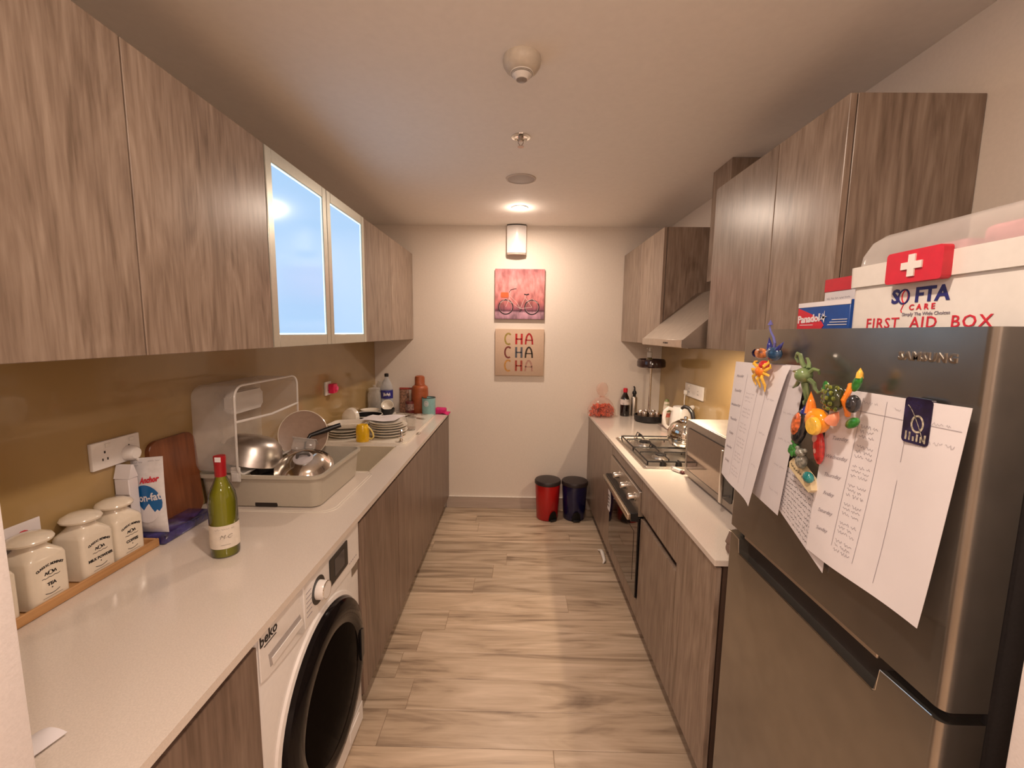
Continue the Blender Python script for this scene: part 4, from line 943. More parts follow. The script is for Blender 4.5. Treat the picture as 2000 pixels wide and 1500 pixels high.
bmesh.ops.remove_doubles(b, verts=b.verts[:], dist=.0003); lb = link('label', b, mat('cream_label', (.78, .70, .60), .6), t, smooth=60)
def cyl(x, y, z=0): a = -.62+x/.0379-.30; return Vector((.0388*math.cos(a), .0388*math.sin(a), y))
b = B(); words(b, lambda u, v: cyl(u, v), -.026, .089, .05, .004, rp, .0007)
add_text(b, 'M C', .017, (0, 0, 0), (1, 0, 0), (0, 1, 0), fn=lambda x, y, z: cyl(x, .066+y), ext=0, shear=.4)
ribbon(b, [(-.016+.034*k/10, .066+.003*math.sin(k)) for k in range(11)], .0005, lambda u, v: cyl(u, v)); ribbon(b, [(-.012+.024*k/8, .042) for k in range(9)], .0012, lambda u, v: cyl(u, v))
link('label_print', b, mat('label_ink', (.28, .24, .2), .6), lb, recalc=False)
b = B(); box(b, -.003, .014, -.0166, -.0155, .286, .300); link('tax_seal', b, m_paper, cps, smooth=0)
# paper scrap near the left wall edge
b = B(); sheet(b, lambda u, v: Vector((-.80+.055*u+.012*v, .572+.05*v, W+.002+.010*math.sin(PI*u)*v+.004*u)), 8, 6, .0006); solo('paper_scrap', 'curled white paper scrap on the worktop at the left wall edge', 'paper', b, m_paper)

# ================================================================== DISH RACK
t = thing('dish_rack', 'beige plastic dish tub with a clear hinged cover tipped open', 'dish rack', (-.96, 1.74, W))
X0, X1, Y0, Y1, ZR = -1.192, -.733, 1.530, 1.950, .975
b = B(); rr = []
for z, k, r in ((W+.004, .012, .035), (W+.02, .009, .035), (ZR-.012, .001, .035), (ZR-.012, -.010, .045), (ZR, -.010, .045), (ZR, .002, .034), (ZR-.01, .004, .032), (W+.016, .014, .03)):
    rr.append([b.verts.new((px, py, z)) for px, py in rrect(X0+k, X1-k, Y0+k, Y1-k, r, 6)])
for a, c_ in zip(rr, rr[1:]):
    for i in range(len(a)): b.faces.new((a[i], a[(i+1) % len(a)], c_[(i+1) % len(a)], c_[i]))
b.faces.new(rr[0]); b.faces.new(rr[-1]); tub = link('tub', b, m_tub, t, world=True)
b = B(); box(b, -.985, -.90, Y0+.008, Y0+.013, W+.004, W+.020, .002, 1); link('foot_slot', b, m_gap, tub, world=True)
# cover: box standing on its back, open side to the aisle
cv = Matrix.Translation((-1.186, 0, ZR+.002)) @ Matrix.Rotation(math.radians(1), 4, 'Y')
def CV(d, u, v): return cv @ Vector((d, u, v))
D, H_ = .165, .335; ya, yb_ = 1.505, 1.945; rim = .007
b = B()
def ring(d, k, r): return [b.verts.new(CV(d, u, v)) for u, v in rrect(ya+k, yb_-k, 0+k, H_-k, r, 6)]
ra, rb, rc = ring(0, .010, .04), ring(.012, .003, .045), ring(D, 0, .045)
for a, c_ in ((ra, rb), (rb, rc)):
    for i in range(len(a)): b.faces.new((a[i], a[(i+1) % len(a)], c_[(i+1) % len(a)], c_[i]))
b.faces.new(ra); shell = link('cover', b, m_clear, t, world=True)
b = B(); tube(b, [CV(D, u, v) for u, v in rrect(ya, yb_, 0, H_, .045, 6)], rim*.6, 6, closed=True)
tube(b, [CV(D, ya, .205), CV(D+.004, (ya+yb_)/2, .195), CV(D, yb_, .205)], .005, 8)
link('cover_rim', b, m_milky, shell, world=True)
b = B(); mm = cv
prism(b, rrect(1.66, 1.86, .20, .285, .018), lambda u, v, d: CV(d, u, v), .02, .055); bmesh.ops.bevel(b, geom=[e for e in b.edges], offset=.006, segments=2, affect='EDGES')
link('moulded_grip', b, m_milky, shell, world=True)
b = B(); box(b, -1.052, -1.018, Y0-.018, Y0-.010, ZR-.022, ZR+.034, .003, 2); box(b, -1.047, -1.023, Y0-.022, Y0-.017, ZR-.018, ZR+.012, .003, 2); link('clip', b, m_milky, t, world=True)

# contents of the rack
def tilt(loc, rx=0, ry=0, rz=0): return Matrix.Translation(loc) @ Matrix.Rotation(math.radians(rz), 4, 'Z') @ Matrix.Rotation(math.radians(rx), 4, 'X') @ Matrix.Rotation(math.radians(ry), 4, 'Y')
b = B(); lathe(b, [(.115, 0), (.118, .003), (.112, .03), (.098, .075), (.070, .10), (0, .106), (0, .102), (.068, .096), (.093, .072), (.108, .03), (.113, .004)], (0, 0, 0), 40, tilt((-1.075, 1.668, ZR+.008), -10, 12))
solo('steel_bowl', 'upturned aluminium bowl under the clear cover of the dish rack', 'bowl', b, m_alu)
t = thing('pot_lid', 'domed steel pot lid with grey knob resting in the dish rack', 'pot lid', (-.855, 1.665, ZR-.012)); t.rotation_euler = (math.radians(24), math.radians(8), 0)
b = B(); lathe(b, [(.108, 0), (.110, .003), (.104, .006), (.094, .010), (.082, .030), (.050, .046), (.024, .050), (0, .051)], seg=44); lathe(b, [(.107, 0), (.09, .007), (.05, .04), (0, .046)], seg=44); link('dome', b, mat('polished_lid_steel', (.7, .66, .6), .12, 1), t)
b = B(); lathe(b, [(.037, .047), (.037, .052), (.030, .056), (0, .057)], seg=30); kb = link('knob_base', b, mat('grey_knob', (.50, .46, .47), .35), t)
b = B(); tube(b, [(-.018, -.012, .056), (-.014, -.008, .074), (0, 0, .078), (.016, .010, .070), (.022, .012, .056)], [.005, .007, .008, .007, .004], 10); link('grip', b, mat('dark_grey_grip', (.10, .09, .085), .4), kb)
b = B(); box(b, -.045, .045, -.035, .035, 0, .055, .010, 2, tilt((-.925, 1.79, ZR+.012), -28, 12, 20)); box(b, -.050, .050, -.040, .040, .052, .057, .002, 1, tilt((-.925, 1.79, ZR+.012), -28, 12, 20))
solo('plastic_tub', 'small clear plastic tub tilted against the round tray in the dish rack', 'container', b, m_clear)
b = B(); lathe(b, [(0, .004), (.094, .004), (.104, .012), (.108, .013), (.109, .010), (.106, .004), (.096, -.003), (0, -.003)], (0, 0, 0), 48, tilt((-.968, 1.895, ZR+.068), 78, 0, 8))
rt_ = solo('round_plate', 'round brownish plate with pale rim standing upright in the rack', 'plate', b, mat('taupe_glaze', (.40, .28, .21), .4, var=.05))
b = B(); mt_ = tilt((-.968, 1.895, ZR+.068), 78, 0, 8); tube(b, [mt_ @ Vector((.1075*math.cos(i*PI/30), .1075*math.sin(i*PI/30), .0115)) for i in range(60)], .0022, 6, closed=True); link('rim', b, m_cream, rt_, world=True)
t = thing('frying_pan', 'black pan lying in the dish rack with its black handle pointing to the mug', 'pan', (-.99, 1.72, W+.06))
b = B(); lathe(b, [(0, 0), (.085, 0), (.105, .032), (.102, .033), (.083, .004), (0, .004)], (-.0, 0, 0), 36); link('pan_body', b, m_iron, t)
b = B(); tube(b, [(.085, .02, .033), (.065, .10, .12), (.075, .125, .145), (.13, .16, .162), (.185, .19, .180)], [.004, .004, .009, .012, .010], 10); link('handle', b, m_black, t)
b = B(); tube(b, [(-.80, 1.80, W+.035), (-.78, 1.87, W+.045), (-.76, 1.90, W+.05)], [.006, .008, .006], 8); solo('brush', 'small red brush handle lying inside the dish rack', 'brush', b, m_red)

# ================================================================== DISH PILE ON THE DRAINBOARD
def plate(r, h=.018):
    b = B(); lathe(b, [(0, .004), (r*.55, .004), (r*.60, 0), (r*.66, 0), (r*.94, h*.72), (r, h), (r, h+.002), (r*.97, h+.002), (r*.62, .007), (0, .007)], seg=44); return b
def put_plate(x, y, z, r, label, group=None, tl=(0, 0), m=None, h=.018, name='plate'):
    o = link(name, plate(r, h), m or m_porc); o.location = (x, y, z); o.rotation_euler = (math.radians(tl[0]), math.radians(tl[1]), 0); return tag(o, label, 'plate', group)
big = [('lowest plate of the tall white stack beside the yellow mug', .0, 0, 0, .118, .018), ('second plate from the bottom of the tall white stack', .018, .004, .002, .118, .018), ('wide white plate in the middle of the tall stack', .034, -.003, 0, .120, .018),
       ('white plate just above the middle of the tall stack', .049, .003, .004, .118, .018), ('second highest plate of the tall white stack', .063, -.002, -.002, .110, .018), ('topmost plate of the tall white stack, under the paper', .074, -.006, .0, .104, .018)]
for lb_, dz, dx, dy, r, h in big: put_plate(-.815+dx, 2.645+dy, WD+dz, r, lb_, h=h)
b = B(); sheet(b, lambda u, v: Vector((-.985+.22*u+.02*v, 2.62+.19*v, WD+.0965+.004*math.sin(u*7+v*3)-.0*u)), 10, 8, .0008); solo('paper_sheet', 'wavy white paper lying over the tall plate stack', 'paper', b, m_paper)
small = [('lowest white dish of the short stack behind the yellow mug', 0, .0), ('middle white dish of the short stack behind the yellow mug', .016, .004), ('tilted white dish near the top of the short stack', .032, -.004)]
for lb_, dz, dx in small: put_plate(-1.068+dx, 2.615, WD+dz, .112, lb_, h=.016, tl=(0, -1.0*(dz > .03)))
b = B(); mm = tilt((-1.055, 2.64, WD+.0525), 0, -3)
rr = []
for z, k in ((0, .018), (.004, .014), (.026, 0), (.029, 0), (.029, .004), (.006, .020)): rr.append([b.verts.new(mm @ Vector((px, py, z))) for px, py in rrect(-.120+k, .120-k, -.085+k, .085-k, .03, 5)])
for a, c_ in zip(rr, rr[1:]):
    for i in range(len(a)): b.faces.new((a[i], a[(i+1) % len(a)], c_[(i+1) % len(a)], c_[i]))
b.faces.new(rr[0]); b.faces.new(rr[-1]); solo('serving_dish', 'rectangular white serving dish on top of the short stack', 'dish', b, m_porc)
b = B(); lathe(b, [(0, 0), (.030, .001), (.056, .012), (.066, .032), (.0665, .034), (.064, .034), (.053, .015), (0, .004)], (0, 0, 0), 36, tilt((-1.105, 2.735, WD+.088), -98, 0, -18)); solo('white_bowl', 'round white bowl propped on edge behind the short stack', 'bowl', b, m_porc)
# yellow mug upside down
t = thing('yellow_mug', 'bright yellow mug turned upside down at the sink edge', 'mug', (-.918, 2.487, WD))
b = B(); lathe(b, [(.033, .004), (.0362, 0), (.0385, .004), (.0385, .06), (.036, .088), (.030, .100), (.022, .101), (.021, .099), (0, .099)], seg=32); link('body', b, m_yellow, t)
b = B(); tube(b, [(.034, -.004, .086), (.050, -.006, .074), (.064, -.008, .052), (.068, -.008, .030), (.056, -.007, .016), (.037, -.004, .018)], [.0055, .005, .005, .005, .005, .0055], 10); link('handle', b, mat('pale_yellow_glaze', (.86, .66, .20), .25, coat=.4), t)
# black pan with pale rim
t = thing('black_pot', 'black cooking pot with a pale rim among the dishes at the back', 'pot', (-1.075, 3.00, WD))
b = B(); lathe(b, [(0, 0), (.095, 0), (.108, .012), (.110, .058), (.106, .058), (.104, .014), (0, .006)], seg=40); link('body', b, m_black, t)
b = B(); tube(b, [(.108*math.cos(i*PI/20), .108*math.sin(i*PI/20), .060) for i in range(40)], .0032, 6, closed=True); link('rim', b, m_white, t)
b = B(); tube(b, [(-.10, -.05, .045), (-.118, -.085, .050), (-.112, -.105, .045)], [.012, .013, .012], 10); tube(b, [(.105, .02, .04), (.14, .0, .035), (.16, -.03, .03)], [.009, .010, .008], 10); link('handle', b, m_black, t)
b = B(); lathe(b, [(0, 0), (.03, 0), (.062, .018), (.070, .030), (.067, .030), (.058, .019), (0, .006)], seg=32); o = solo('white_bowl', 'small white bowl peeping out behind the black pot', 'bowl', b, m_porc); o.location = (-1.12, 3.20, WD+.03); 
b = B(); lathe(b, [(0, 0), (.05, 0), (.055, .028), (0, .029)], seg=28); o = solo('black_stand', 'squat black base under the small white bowl', 'stand', b, m_black); o.location = (-1.12, 3.20, WD)
# black bowl and white cup behind
put_plate(-1.00, 3.255, WD, .082, 'white saucer under the black bowl', h=.012)
b = B(); lathe(b, [(0, 0), (.030, 0), (.048, .022), (.052, .052), (.049, .052), (.045, .024), (0, .006)], seg=32); o = solo('black_bowl', 'small black bowl on the white saucer', 'bowl', b, m_black); o.location = (-1.00, 3.255, WD+.0085)
b = B(); lathe(b, [(0, 0), (.022, 0), (.040, .02), (.046, .044), (.043, .044), (.037, .022), (0, .005)], (0, 0, 0), 32, tilt((0, 0, 0), 48, 12, 0)); o = solo('white_cup', 'white cup tipped on its side inside the black bowl', 'cup', b, m_porc); o.location = (-.998, 3.245, WD+.044)
# cutlery
def cutlery(kind, x, y, rz, label, m=None, z=WD+.001, L_=.17):
    t = thing(kind, label, 'cutlery', (x, y, z), math.radians(rz))
    if kind == 'spoon':
        b = B(); blob(b, (L_*.5, 0, .006), (.028, .018, .005), 16); link('bowl', b, m_steel, t)
        b = B(); tube(b, [(L_*.36, 0, .006), (0, 0, .008), (-L_*.5, 0, .006)], [.0025, .0035, .005], 8); link('handle', b, m_steel, t)
    elif kind == 'knife':
        b = B(); prism(b, [(0, -.011), (L_*.5, -.010), (L_*.62, .004), (0, .008)], lambda u, v, d: Vector((u, v, d)), .004, .0055); link('blade', b, m_steel, t)
        b = B(); box(b, -L_*.5, .005, -.010, .010, 0, .012, .004, 2); link('handle', b, m or m_black, t)
    else:
        b = B(); box(b, L_*.28, L_*.36, -.012, .012, .004, .0065, .001, 1)
        for q in range(4): box(b, L_*.35, L_*.55, -.012+q*.0066, -.0085+q*.0066, .004, .006)
        tube(b, [(L_*.3, 0, .005), (0, 0, .007), (-L_*.5, 0, .005)], [.003, .003, .005], 8); link('body', b, m_steel, t)
    return t
cutlery('spoon', -.90, 3.24, 15, 'steel spoon on the far part of the drainboard', L_=.16)
cutlery('fork', -.86, 3.27, -12, 'steel fork crossing the spoon behind the tall stack', z=WD+.014)
cutlery('knife', -.775, 3.18, -28, 'dark bladed knife nearest the worktop edge on the drainboard', m=mat('brown_handle', (.12, .07, .04), .5))
cutlery('spatula_knife', -.80, 3.31, 5, 'wide table utensil lying furthest back on the drainboard', z=WD+.001)
# clear glass with dregs
t = thing('drinking_glass', 'clear tumbler with brown dregs right of the tall plate stack', 'glass', (-.705, 2.80, W+.0145))
b = B(); lathe(b, [(0, 0), (.026, 0), (.028, .004), (.034, .085), (.0325, .085), (.026, .006), (0, .005)], seg=28); link('glass', b, m_clear2, t)
b = B(); lathe(b, [(0, .006), (.025, .006), (.0265, .016), (0, .014)], seg=24); link('dregs', b, mat('tea_dregs', (.26, .10, .05), .3), t)
t = thing('waste_control', 'small chrome waste control knob at the corner of the sink', 'sink control', (-.685, 2.478, WD))
b = B(); lathe(b, [(0, 0), (.016, 0), (.017, .006), (.010, .010), (.008, .020), (.013, .026), (.014, .034), (.009, .040), (0, .041)], seg=24); link('body', b, m_chrome, t)
b = B(); tube(b, [(-.004, .012, .03), (-.008, .03, .050), (-.010, .045, .058)], [.005, .006, .007], 8); link('lever', b, m_chrome, t)
t = thing('spoon', 'teaspoon resting between glass and sink control', 'cutlery', (-.66, 2.70, W+.001), math.radians(70))
b = B(); blob(b, (.05, 0, .005), (.018, .012, .004), 14); link('bowl', b, m_steel, t)
b = B(); tube(b, [(.036, 0, .005), (-.03, 0, .006), (-.06, 0, .004)], [.0018, .0025, .0035], 8); link('handle', b, m_steel, t)

# ---- far left corner
t = thing('glass_jar', 'tall clear patterned glass jar in the far left corner', 'jar', (-1.135, 3.36, W))
b = B(); lathe(b, [(0, 0), (.050, 0), (.055, .006), (.055, .16), (.050, .185), (.044, .19), (.044, .205), (.041, .205), (.041, .19), (.050, .16), (.050, .01), (0, .008)], seg=30)
for v in b.verts:
    if .02 < v.co.z < .17: v.co.x *= 1+.02*math.sin(v.co.z*160)
link('jar', b, m_clear2, t)
b = B(); lathe(b, [(.047, .19), (.048, .215), (.030, .222), (.010, .225), (.012, .24), (0, .242)], seg=28); link('stopper', b, m_clear2, t)
t = thing('glass_jar', 'wide clear glass jar behind the water bottle against the back wall', 'jar', (-1.105, 3.50, W))
b = B(); lathe(b, [(0, 0), (.056, 0), (.060, .006), (.060, .22), (.050, .245), (.048, .26), (.045, .26), (.055, .22), (.055, .01), (0, .008)], seg=30); link('jar', b, m_clear2, t)
b = B(); lathe(b, [(0, .01), (.052, .01), (.052, .12), (0, .12)], seg=20); link('contents', b, mat('dark_beans', (.08, .05, .05), .5, var=.7, nscale=80), t)
t = thing('water_bottle', 'clear plastic water bottle with blue label and black cap', 'bottle', (-1.045, 3.385, W))
b = B(); lathe(b, [(0, 0), (.040, 0), (.047, .008), (.044, .03), (.047, .05), (.044, .08), (.047, .10), (.0475, .20), (.046, .225), (.034, .262), (.017, .290), (.014, .300), (.014, .312), (0, .312)], seg=30); bd = link('body', b, clear('bottle_plastic', (.8, .82, .85), .72, .08), t)
b = B(); lathe(b, [(.048, .135), (.0483, .20), (.048, .202)], seg=30); lb = link('label', b, mat('navy_label', (.03, .03, .22), .35), t)
b = B(); fnb = lambda u, v: Vector((.0487*math.cos(-1.25+u/.0487), .0487*math.sin(-1.25+u/.0487), v))
scrawl(b, fnb, -.03, .168, .055, .022, rp, .004); link('white_script', b, m_paper, lb, recalc=False)
b = B(); lathe(b, [(.016, .308), (.0165, .330), (.012, .333), (0, .333)], seg=20); link('cap', b, m_black, t)
t = thing('nut_packet', 'brown snack packet closed with a red clip near the back wall', 'packet', (-.935, 3.50, W))
b = B(); pw, ph = .085, .195
def pk(u, v, s): q = 4*u*(1-u); return Vector(((u-.5)*pw*(1-.08*v), s*.022*math.sqrt(max(0, q))*(1-v)**.35, v*ph))
for s in (-1, 1):
    g = [[b.verts.new(pk(i/8, j/10, s)) for j in range(11)] for i in range(9)]
    for i in range(8):
        for j in range(10): b.faces.new((g[i][j], g[i+1][j], g[i+1][j+1], g[i][j+1]))
bmesh.ops.remove_doubles(b, verts=b.verts[:], dist=.0003); link('packet', b, mat('brown_snack_film', (.36, .19, .12), .35, var=.7, nscale=60), t)
b = B(); box(b, -.040, .075, -.006, .006, .190, .206, .003, 1); link('clip', b, mat('brick_red_plastic', (.40, .06, .04), .35), t)
for (x, y, lb_, hh) in ((-.872, 3.425, 'short dark red tin left of the terracotta flask', .105),):
    t = thing('red_tin', lb_, 'tin', (x, y, W))
    b = B(); lathe(b, [(0, 0), (.034, 0), (.035, .003), (.035, hh-.003), (.034, hh), (0, hh)], seg=26); link('body', b, mat('dark_red_tin', (.13, .02, .018), .35), t)
    b = B(); lathe(b, [(.0355, .035), (.0355, .085)], seg=26); link('label', b, mat('grey_red_label', (.32, .20, .17), .5, var=.7, nscale=50), t)
t = thing('terracotta_flask', 'ribbed terracotta flask with cup lid against the back wall', 'flask', (-.800, 3.475, W))
b = B(); lathe(b, [(0, 0), (.064, 0), (.068, .006), (.068, .180), (.067, .184), (.068, .188), (.066, .196), (.067, .204), (.060, .222), (.046, .232), (0, .232)], seg=36); link('body', b, m_terra, t)
b = B(); lathe(b, [(.042, .230), (.043, .236), (.040, .240), (.040, .292), (.036, .304), (.024, .310), (0, .311)], seg=32); link('cup_lid', b, m_terra, t)
t = thing('enamel_mug', 'pale teal enamel mug with dark rim and round white badge', 'mug', (-.713, 3.405, W))
b = B(); lathe(b, [(0, 0), (.052, 0), (.054, .003), (.054, .140), (.051, .140), (.050, .006), (0, .005)], seg=36); link('body', b, m_teal, t)
b = B(); tube(b, [(.053*math.cos(i*PI/16), .053*math.sin(i*PI/16), .141) for i in range(32)], .0028, 6, closed=True); link('rim', b, m_black, t)
b = B(); fnb = lambda u, v: Vector((.0546*math.cos(-1.75+u/.0546), .0546*math.sin(-1.75+u/.0546), v))
for q, r in ((0, .018), (1, .011)):
    ribbon(b, [(r*math.cos(a), .098+r*1.2*math.sin(a)) for a in [k*PI/10 for k in range(21)]], .004, fnb)
ribbon(b, [(-.006, .100), (.007, .095)], .012, fnb); link('badge', b, m_paper, t, recalc=False)
t = thing('pink_cloth', 'folded magenta cloth at the far end of the left worktop', 'cloth', (-.622, 3.47, W))
b = B(); box(b, -.052, .036, -.045, .045, .001, .046, .012, 3); 
for v in b.verts: v.co += Vector((.004, .004, .005))*noise.noise(v.co*40)
link('folded_body', b, m_pink, t)
b = B(); sheet(b, lambda u, v: Vector((-.05+.118*u, -.055+.10*v+.01*math.sin(u*6), .006+.030*math.sin(PI*min(1, u*1.05))*.5+.006*math.sin(v*8+u*5))), 12, 8, .004); link('loose_fold', b, m_pink, t)

# ================================================================== BINS
def bin_(label, x, y, r, h, m, rz):
    t = thing('pedal_bin', label, 'bin', (x, y, 0), rz)
    b = B(); lathe(b, [(0, .002), (r*.80, .002), (r*.84, .012), (r*.97, h*.86), (r*.96, h*.87), (0, h*.87)], seg=44); link('body', b, m, t)
    b = B(); lathe(b, [(r*.99, h*.86), (r*1.02, h*.87), (r*1.02, h*.93), (r*.97, h*.955), (r*.6, h*.975), (0, h*.98)], seg=44); link('lid', b, mat('bin_lid_black', (.028, .018, .018), .45), t)
    b = B(); n = 12
    ang = [-.42+.84*k/n for k in range(n+1)]
    lo = [b.verts.new((r*.88*math.cos(a)+.002, r*.88*math.sin(a), .004)) for a in ang]; hi = [b.verts.new((r*(.88+.03*math.cos(a/.42*PI/2))*math.cos(a)+.003, r*.88*math.sin(a), .004+.085*math.sqrt(max(0, 1-(a/.43)**2)))) for a in ang]
    for k in range(n): b.faces.new((lo[k], lo[k+1], hi[k+1], hi[k]))
    bmesh.ops.solidify(b, geom=b.faces[:], thickness=.004); ph = link('pedal_housing', b, m_black, t)
    b = B(); box(b, r*.80, r*1.02, -.028, .028, .004, .020, .006, 2); link('pedal', b, m_black, t)
    return t
m_binr = mat('bin_red', (.42, .006, .006), .33, var=.03, coat=.2); m_binb = mat('bin_navy', (.006, .006, .05), .25, var=.05, coat=.3)
bin_('red pedal bin with black lid standing by the back wall', .262, 3.395, .105, .342, m_binr, math.radians(-62))
bin_('navy blue pedal bin with black lid between the red bin and the cabinets', .484, 3.40, .106, .335, m_binb, math.radians(-85))

# ================================================================== BACK WALL
t = thing('wall_sconce', 'plain white half round wall fitting touching the ceiling', 'wall fitting', (-.022, YB, 2.135))
b = B(); pts = [(-.076, 0)]+[(-.076+.152*k/10, -.055-.022*math.sin(PI*k/10)) for k in range(11)]+[(.076, 0)]
prism(b, pts, lambda u, v, d: Vector((u, v, d)), .012, .222); link('shade', b, m_whiteg, t)
b = B(); prism(b, [(u*1.02, v*1.03) for u, v in pts], lambda u, v, d: Vector((u, min(v, 0), d)), .222, .229); link('top_cap', b, m_gap, t)
b = B(); prism(b, [(u*.97, v*.95) for u, v in pts], lambda u, v, d: Vector((u, min(v, 0), d)), 0, .012); link('base', b, mat('sconce_base', (.5, .4, .33), .5), t)
# bicycle canvas
t = thing('bicycle_canvas', 'square canvas photo of a white bicycle with orange basket by a pink wall', 'picture', (.010, YB, 1.625))
def canvas_mat():
    m, nt, b = mk('pink_canvas_print'); tc = nt.nodes.new('ShaderNodeTexCoord'); sp = nt.nodes.new('ShaderNodeSeparateXYZ'); L(nt, tc.outputs['Object'], sp.inputs[0])
    r = nt.nodes.new('ShaderNodeValToRGB'); e = r.color_ramp.elements; e[0].position = 0; e[0].color = (.30, .15, .20, 1); e[1].position = 1; e[1].color = (.52, .18, .19, 1)
    for p, c in ((.13, (.50, .27, .33, 1)), (.17, (.10, .03, .05, 1)), (.21, (.30, .09, .12, 1)), (.34, (.50, .15, .145, 1)), (.70, (.62, .26, .25, 1))): q = e.new(p); q.color = c
    mr = nt.nodes.new('ShaderNodeMapRange'); mr.inputs[1].default_value = 0; mr.inputs[2].default_value = .40; n = nt.nodes.new('ShaderNodeTexNoise'); n.inputs['Scale'].default_value = 16; n.inputs['Detail'].default_value = 6
    mp = nt.nodes.new('ShaderNodeMapping'); mp.inputs['Scale'].default_value = (1.6, 1, .7); L(nt, tc.outputs['Object'], mp.inputs[0]); L(nt, mp.outputs[0], n.inputs['Vector'])
    L(nt, sp.outputs['Z'], mr.inputs[0]); L(nt, mr.outputs[0], r.inputs[0]); mx = nt.nodes.new('ShaderNodeMix'); mx.data_type = 'RGBA'; mx.blend_type = 'OVERLAY'; mx.inputs[0].default_value = .4
    cr = nt.nodes.new('ShaderNodeValToRGB'); cr.color_ramp.elements[0].position = .35; cr.color_ramp.elements[1].position = .65; L(nt, n.outputs['Fac'], cr.inputs[0])
    L(nt, r.outputs[0], mx.inputs[6]); L(nt, cr.outputs[0], mx.inputs[7]); L(nt, mx.outputs[2], b.inputs['Base Color']); b.inputs['Roughness'].default_value = .7; return m
b = B(); box(b, -.202, .202, -.022, 0, .0, .402, .002, 1); cvs = link('canvas', b, canvas_mat(), t)
b = B(); box(b, -.2022, .2022, -.0205, -.001, -.001, .006); link('lower_edge', b, mat('canvas_edge', (.22, .12, .11), .7), cvs)
fnc = lambda u, v: Vector((u, -.0228, v))
b = B()
for cx_ in (-.113, .100): ribbon(b, [(cx_+.057*math.cos(a), .097+.057*math.sin(a)) for a in [k*PI/16 for k in range(33)]], .010, fnc)
ribbon(b, [(-.085, .215), (-.072, .236), (-.045, .243), (-.028, .244)], .006, fnc); ribbon(b, [(.035, .202), (.055, .196), (.075, .203)], .010, fnc); ribbon(b, [(.0, .06), (.016, .075), (.0, .09)], .008, fnc)
link('tyres_and_saddle', b, mat('bike_black', (.03, .008, .015), .6), cvs, recalc=False)
b = B()
for cx_ in (-.113, .100): ribbon(b, [(cx_+.052*math.cos(a), .097+.052*math.sin(a)) for a in [k*PI/16 for k in range(33)]], .0012, lambda u, v: Vector((u, -.0231, v)))
for s in (((-.113, .097), (-.085, .17), (-.078, .225)), ((-.085, .17), (-.05, .12), (.005, .085)), ((-.082, .19), (-.02, .13), (.005, .085)), ((.005, .085), (.050, .195)), ((.005, .085), (.1, .097)), ((.1, .097), (.045, .175)), ((-.16, .13), (-.115, .165), (-.065, .13)), ((.05, .14), (.1, .165), (.15, .13))): ribbon(b, list(s), .0026, lambda u, v: Vector((u, -.0232, v)))
link('bicycle_frame', b, mat('bike_white', (.75, .55, .52), .6), cvs, recalc=False)
b = B(); prism(b, rrect(-.155, -.092, .172, .215, .008), lambda u, v, d: Vector((u, d, v)), -.0236, -.0228); link('basket', b, mat('basket_orange', (.62, .12, .03), .6), cvs, smooth=0)
# CHA CHA CHA canvas
t = thing('lettered_canvas', 'square canvas lettered CHA CHA CHA in mixed colours', 'picture', (.014, YB, 1.160))
b = B(); box(b, -.201, .201, -.024, 0, 0, .385, .003, 2); cvs = link('canvas', b, mat('peach_canvas', (.60, .43, .31), .8, var=.06, nscale=200, bump=.1), t)
cols = [[(.36, .26, .06), (.50, .02, .02), (.42, .008, .012)], [(.20, .04, .03), (.09, .09, .11), (.035, .02, .012)], [(.52, .25, .06), (.34, .05, .03), (.42, .22, .17)]]
for r_ in range(3):
    for c_, ch in enumerate('CHA'):
        b = B(); fw = .0135; xx = -.088+.083*c_; zz = .303-.110*r_
        fnl = lambda u, v, xx=xx, zz=zz: Vector((xx+u, -.0248, zz+v))
        w2, h2 = .028, .044
        if ch == 'C': ribbon(b, [(-.004+w2*math.cos(math.radians(a))*1.0, h2*math.sin(math.radians(a))) for a in range(50, 316, 14)], fw, fnl)
        if ch == 'H':
            ribbon(b, [(-w2*.8, -h2), (-w2*.8, h2)], fw*1.25, fnl); ribbon(b, [(w2*.8, -h2), (w2*.8, h2)], fw*1.25, fnl); ribbon(b, [(-w2*.8, 0), (w2*.8, 0)], fw*.8, fnl)
        if ch == 'A':
            ribbon(b, [(-w2, -h2), (-w2*.92, -.005), (-w2*.65, h2*.55), (-w2*.25, h2*.92), (0, h2), (w2*.25, h2*.92), (w2*.65, h2*.55), (w2*.92, -.005), (w2, -h2)], fw, fnl); ribbon(b, [(-w2, -.008), (w2, -.008)], fw*.6, fnl)
        link('letter', b, mat('letter_paint', cols[r_][c_], .6, var=.25, nscale=90), cvs, recalc=False)

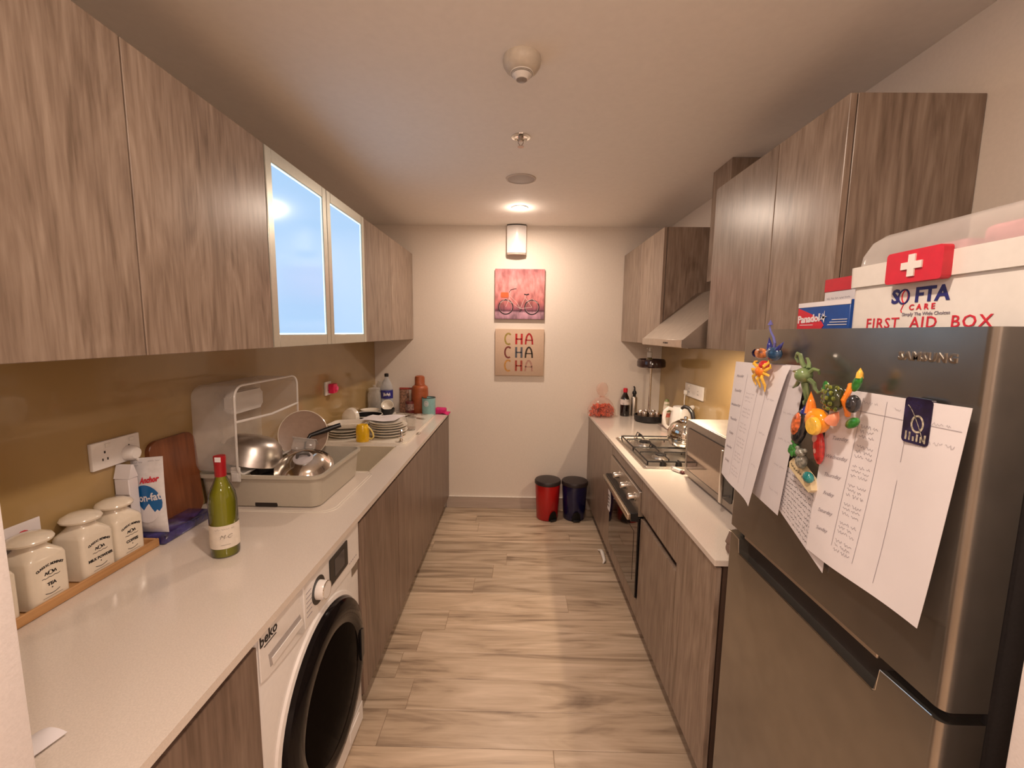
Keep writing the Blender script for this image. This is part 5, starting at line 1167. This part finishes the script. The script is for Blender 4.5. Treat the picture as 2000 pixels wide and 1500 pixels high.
# ================================================================== CEILING
t = thing('smoke_detector', 'white dome smoke detector on the ceiling', 'smoke detector', (0, 1.445, ZC))
b = B(); lathe(b, [(.058, 0), (.060, -.010), (.058, -.022), (.050, -.034), (.036, -.044), (0, -.044)], seg=44); link('base', b, mat('aged_white_plastic', (.62, .55, .46), .45), t)
b = B(); lathe(b, [(.034, -.040), (.034, -.047), (0, -.047)], seg=36); link('dark_slot', b, m_gap, t)
b = B(); lathe(b, [(.036, -.044), (.036, -.0465), (.030, -.0475), (0, -.0475)], seg=36); lathe(b, [(.030, -.0505), (.029, -.053), (.022, -.058), (.019, -.064), (0, -.064), (0, -.0505), (.030, -.0505)], seg=36); link('sensor_head', b, m_white, t)
b = B(); lathe(b, [(.022, -.047), (.022, -.0505), (0, -.0505)], seg=24); lathe(b, [(.017, -.0642), (.015, -.0655), (0, -.066)], seg=24); link('grey_grille', b, mat('grille_grey', (.30, .26, .23), .5), t)
t = thing('sprinkler', 'chrome fire sprinkler head hanging from the ceiling', 'sprinkler', (0, 1.985, ZC))
b = B(); lathe(b, [(.042, 0), (.041, -.004), (.030, -.007), (.024, -.003), (0, -.003)], seg=36); link('escutcheon', b, m_chrome, t)
b = B(); lathe(b, [(.011, -.002), (.011, -.014), (.007, -.018), (0, -.018)], seg=16); tube(b, [(-.010, 0, -.012), (-.011, 0, -.026), (0, 0, -.040)], .0018, 6); tube(b, [(.010, 0, -.012), (.011, 0, -.026), (0, 0, -.040)], .0018, 6); link('frame', b, m_steelm, t)
b = B(); lathe(b, [(0, -.040), (.014, -.041), (.014, -.0425), (0, -.0425)], seg=18); link('deflector', b, m_steelm, t)
t = thing('ceiling_speaker', 'flat round grey ceiling speaker grille', 'speaker', (.004, 2.498, ZC))
b = B(); lathe(b, [(.084, 0), (.083, -.004), (.074, -.005), (.073, -.002), (0, -.002)], seg=48); link('rim', b, mat('speaker_rim', (.62, .55, .48), .6), t)
b = B(); lathe(b, [(0, -.0045), (.073, -.004), (.073, -.002)], seg=48); link('grille', b, mat('speaker_mesh', (.40, .35, .31), .6, var=.5, nscale=900), t)
t = thing('downlight', 'lit recessed ceiling downlight nearest the back wall', 'downlight', (0, 3.05, ZC))
b = B(); lathe(b, [(.056, 0), (.055, -.004), (.047, -.005), (.045, -.002)], seg=40); link('trim_ring', b, m_white, t)
b = B(); lathe(b, [(0, -.003), (.045, -.003)], seg=32); link('lens', b, mat('downlight_lens', (1, .95, .85), .4, emit=(1, .90, .78), es=22), t)
b = B(); lathe(b, [(0, -.003), (.045, -.003)], seg=32)
dup(t, (0, .55, ZC), 0, 'lit recessed ceiling downlight above the camera')
for i, (x, y) in enumerate(((-.8, -.75), (.8, -.75), (-.8, -1.9), (.8, -1.9))): dup(t, (x, y, ZC), 0, 'unseen recessed downlight added behind the camera as fill', 'added fill downlights behind the camera')  # fixtures added to go with the unseen fill lamps
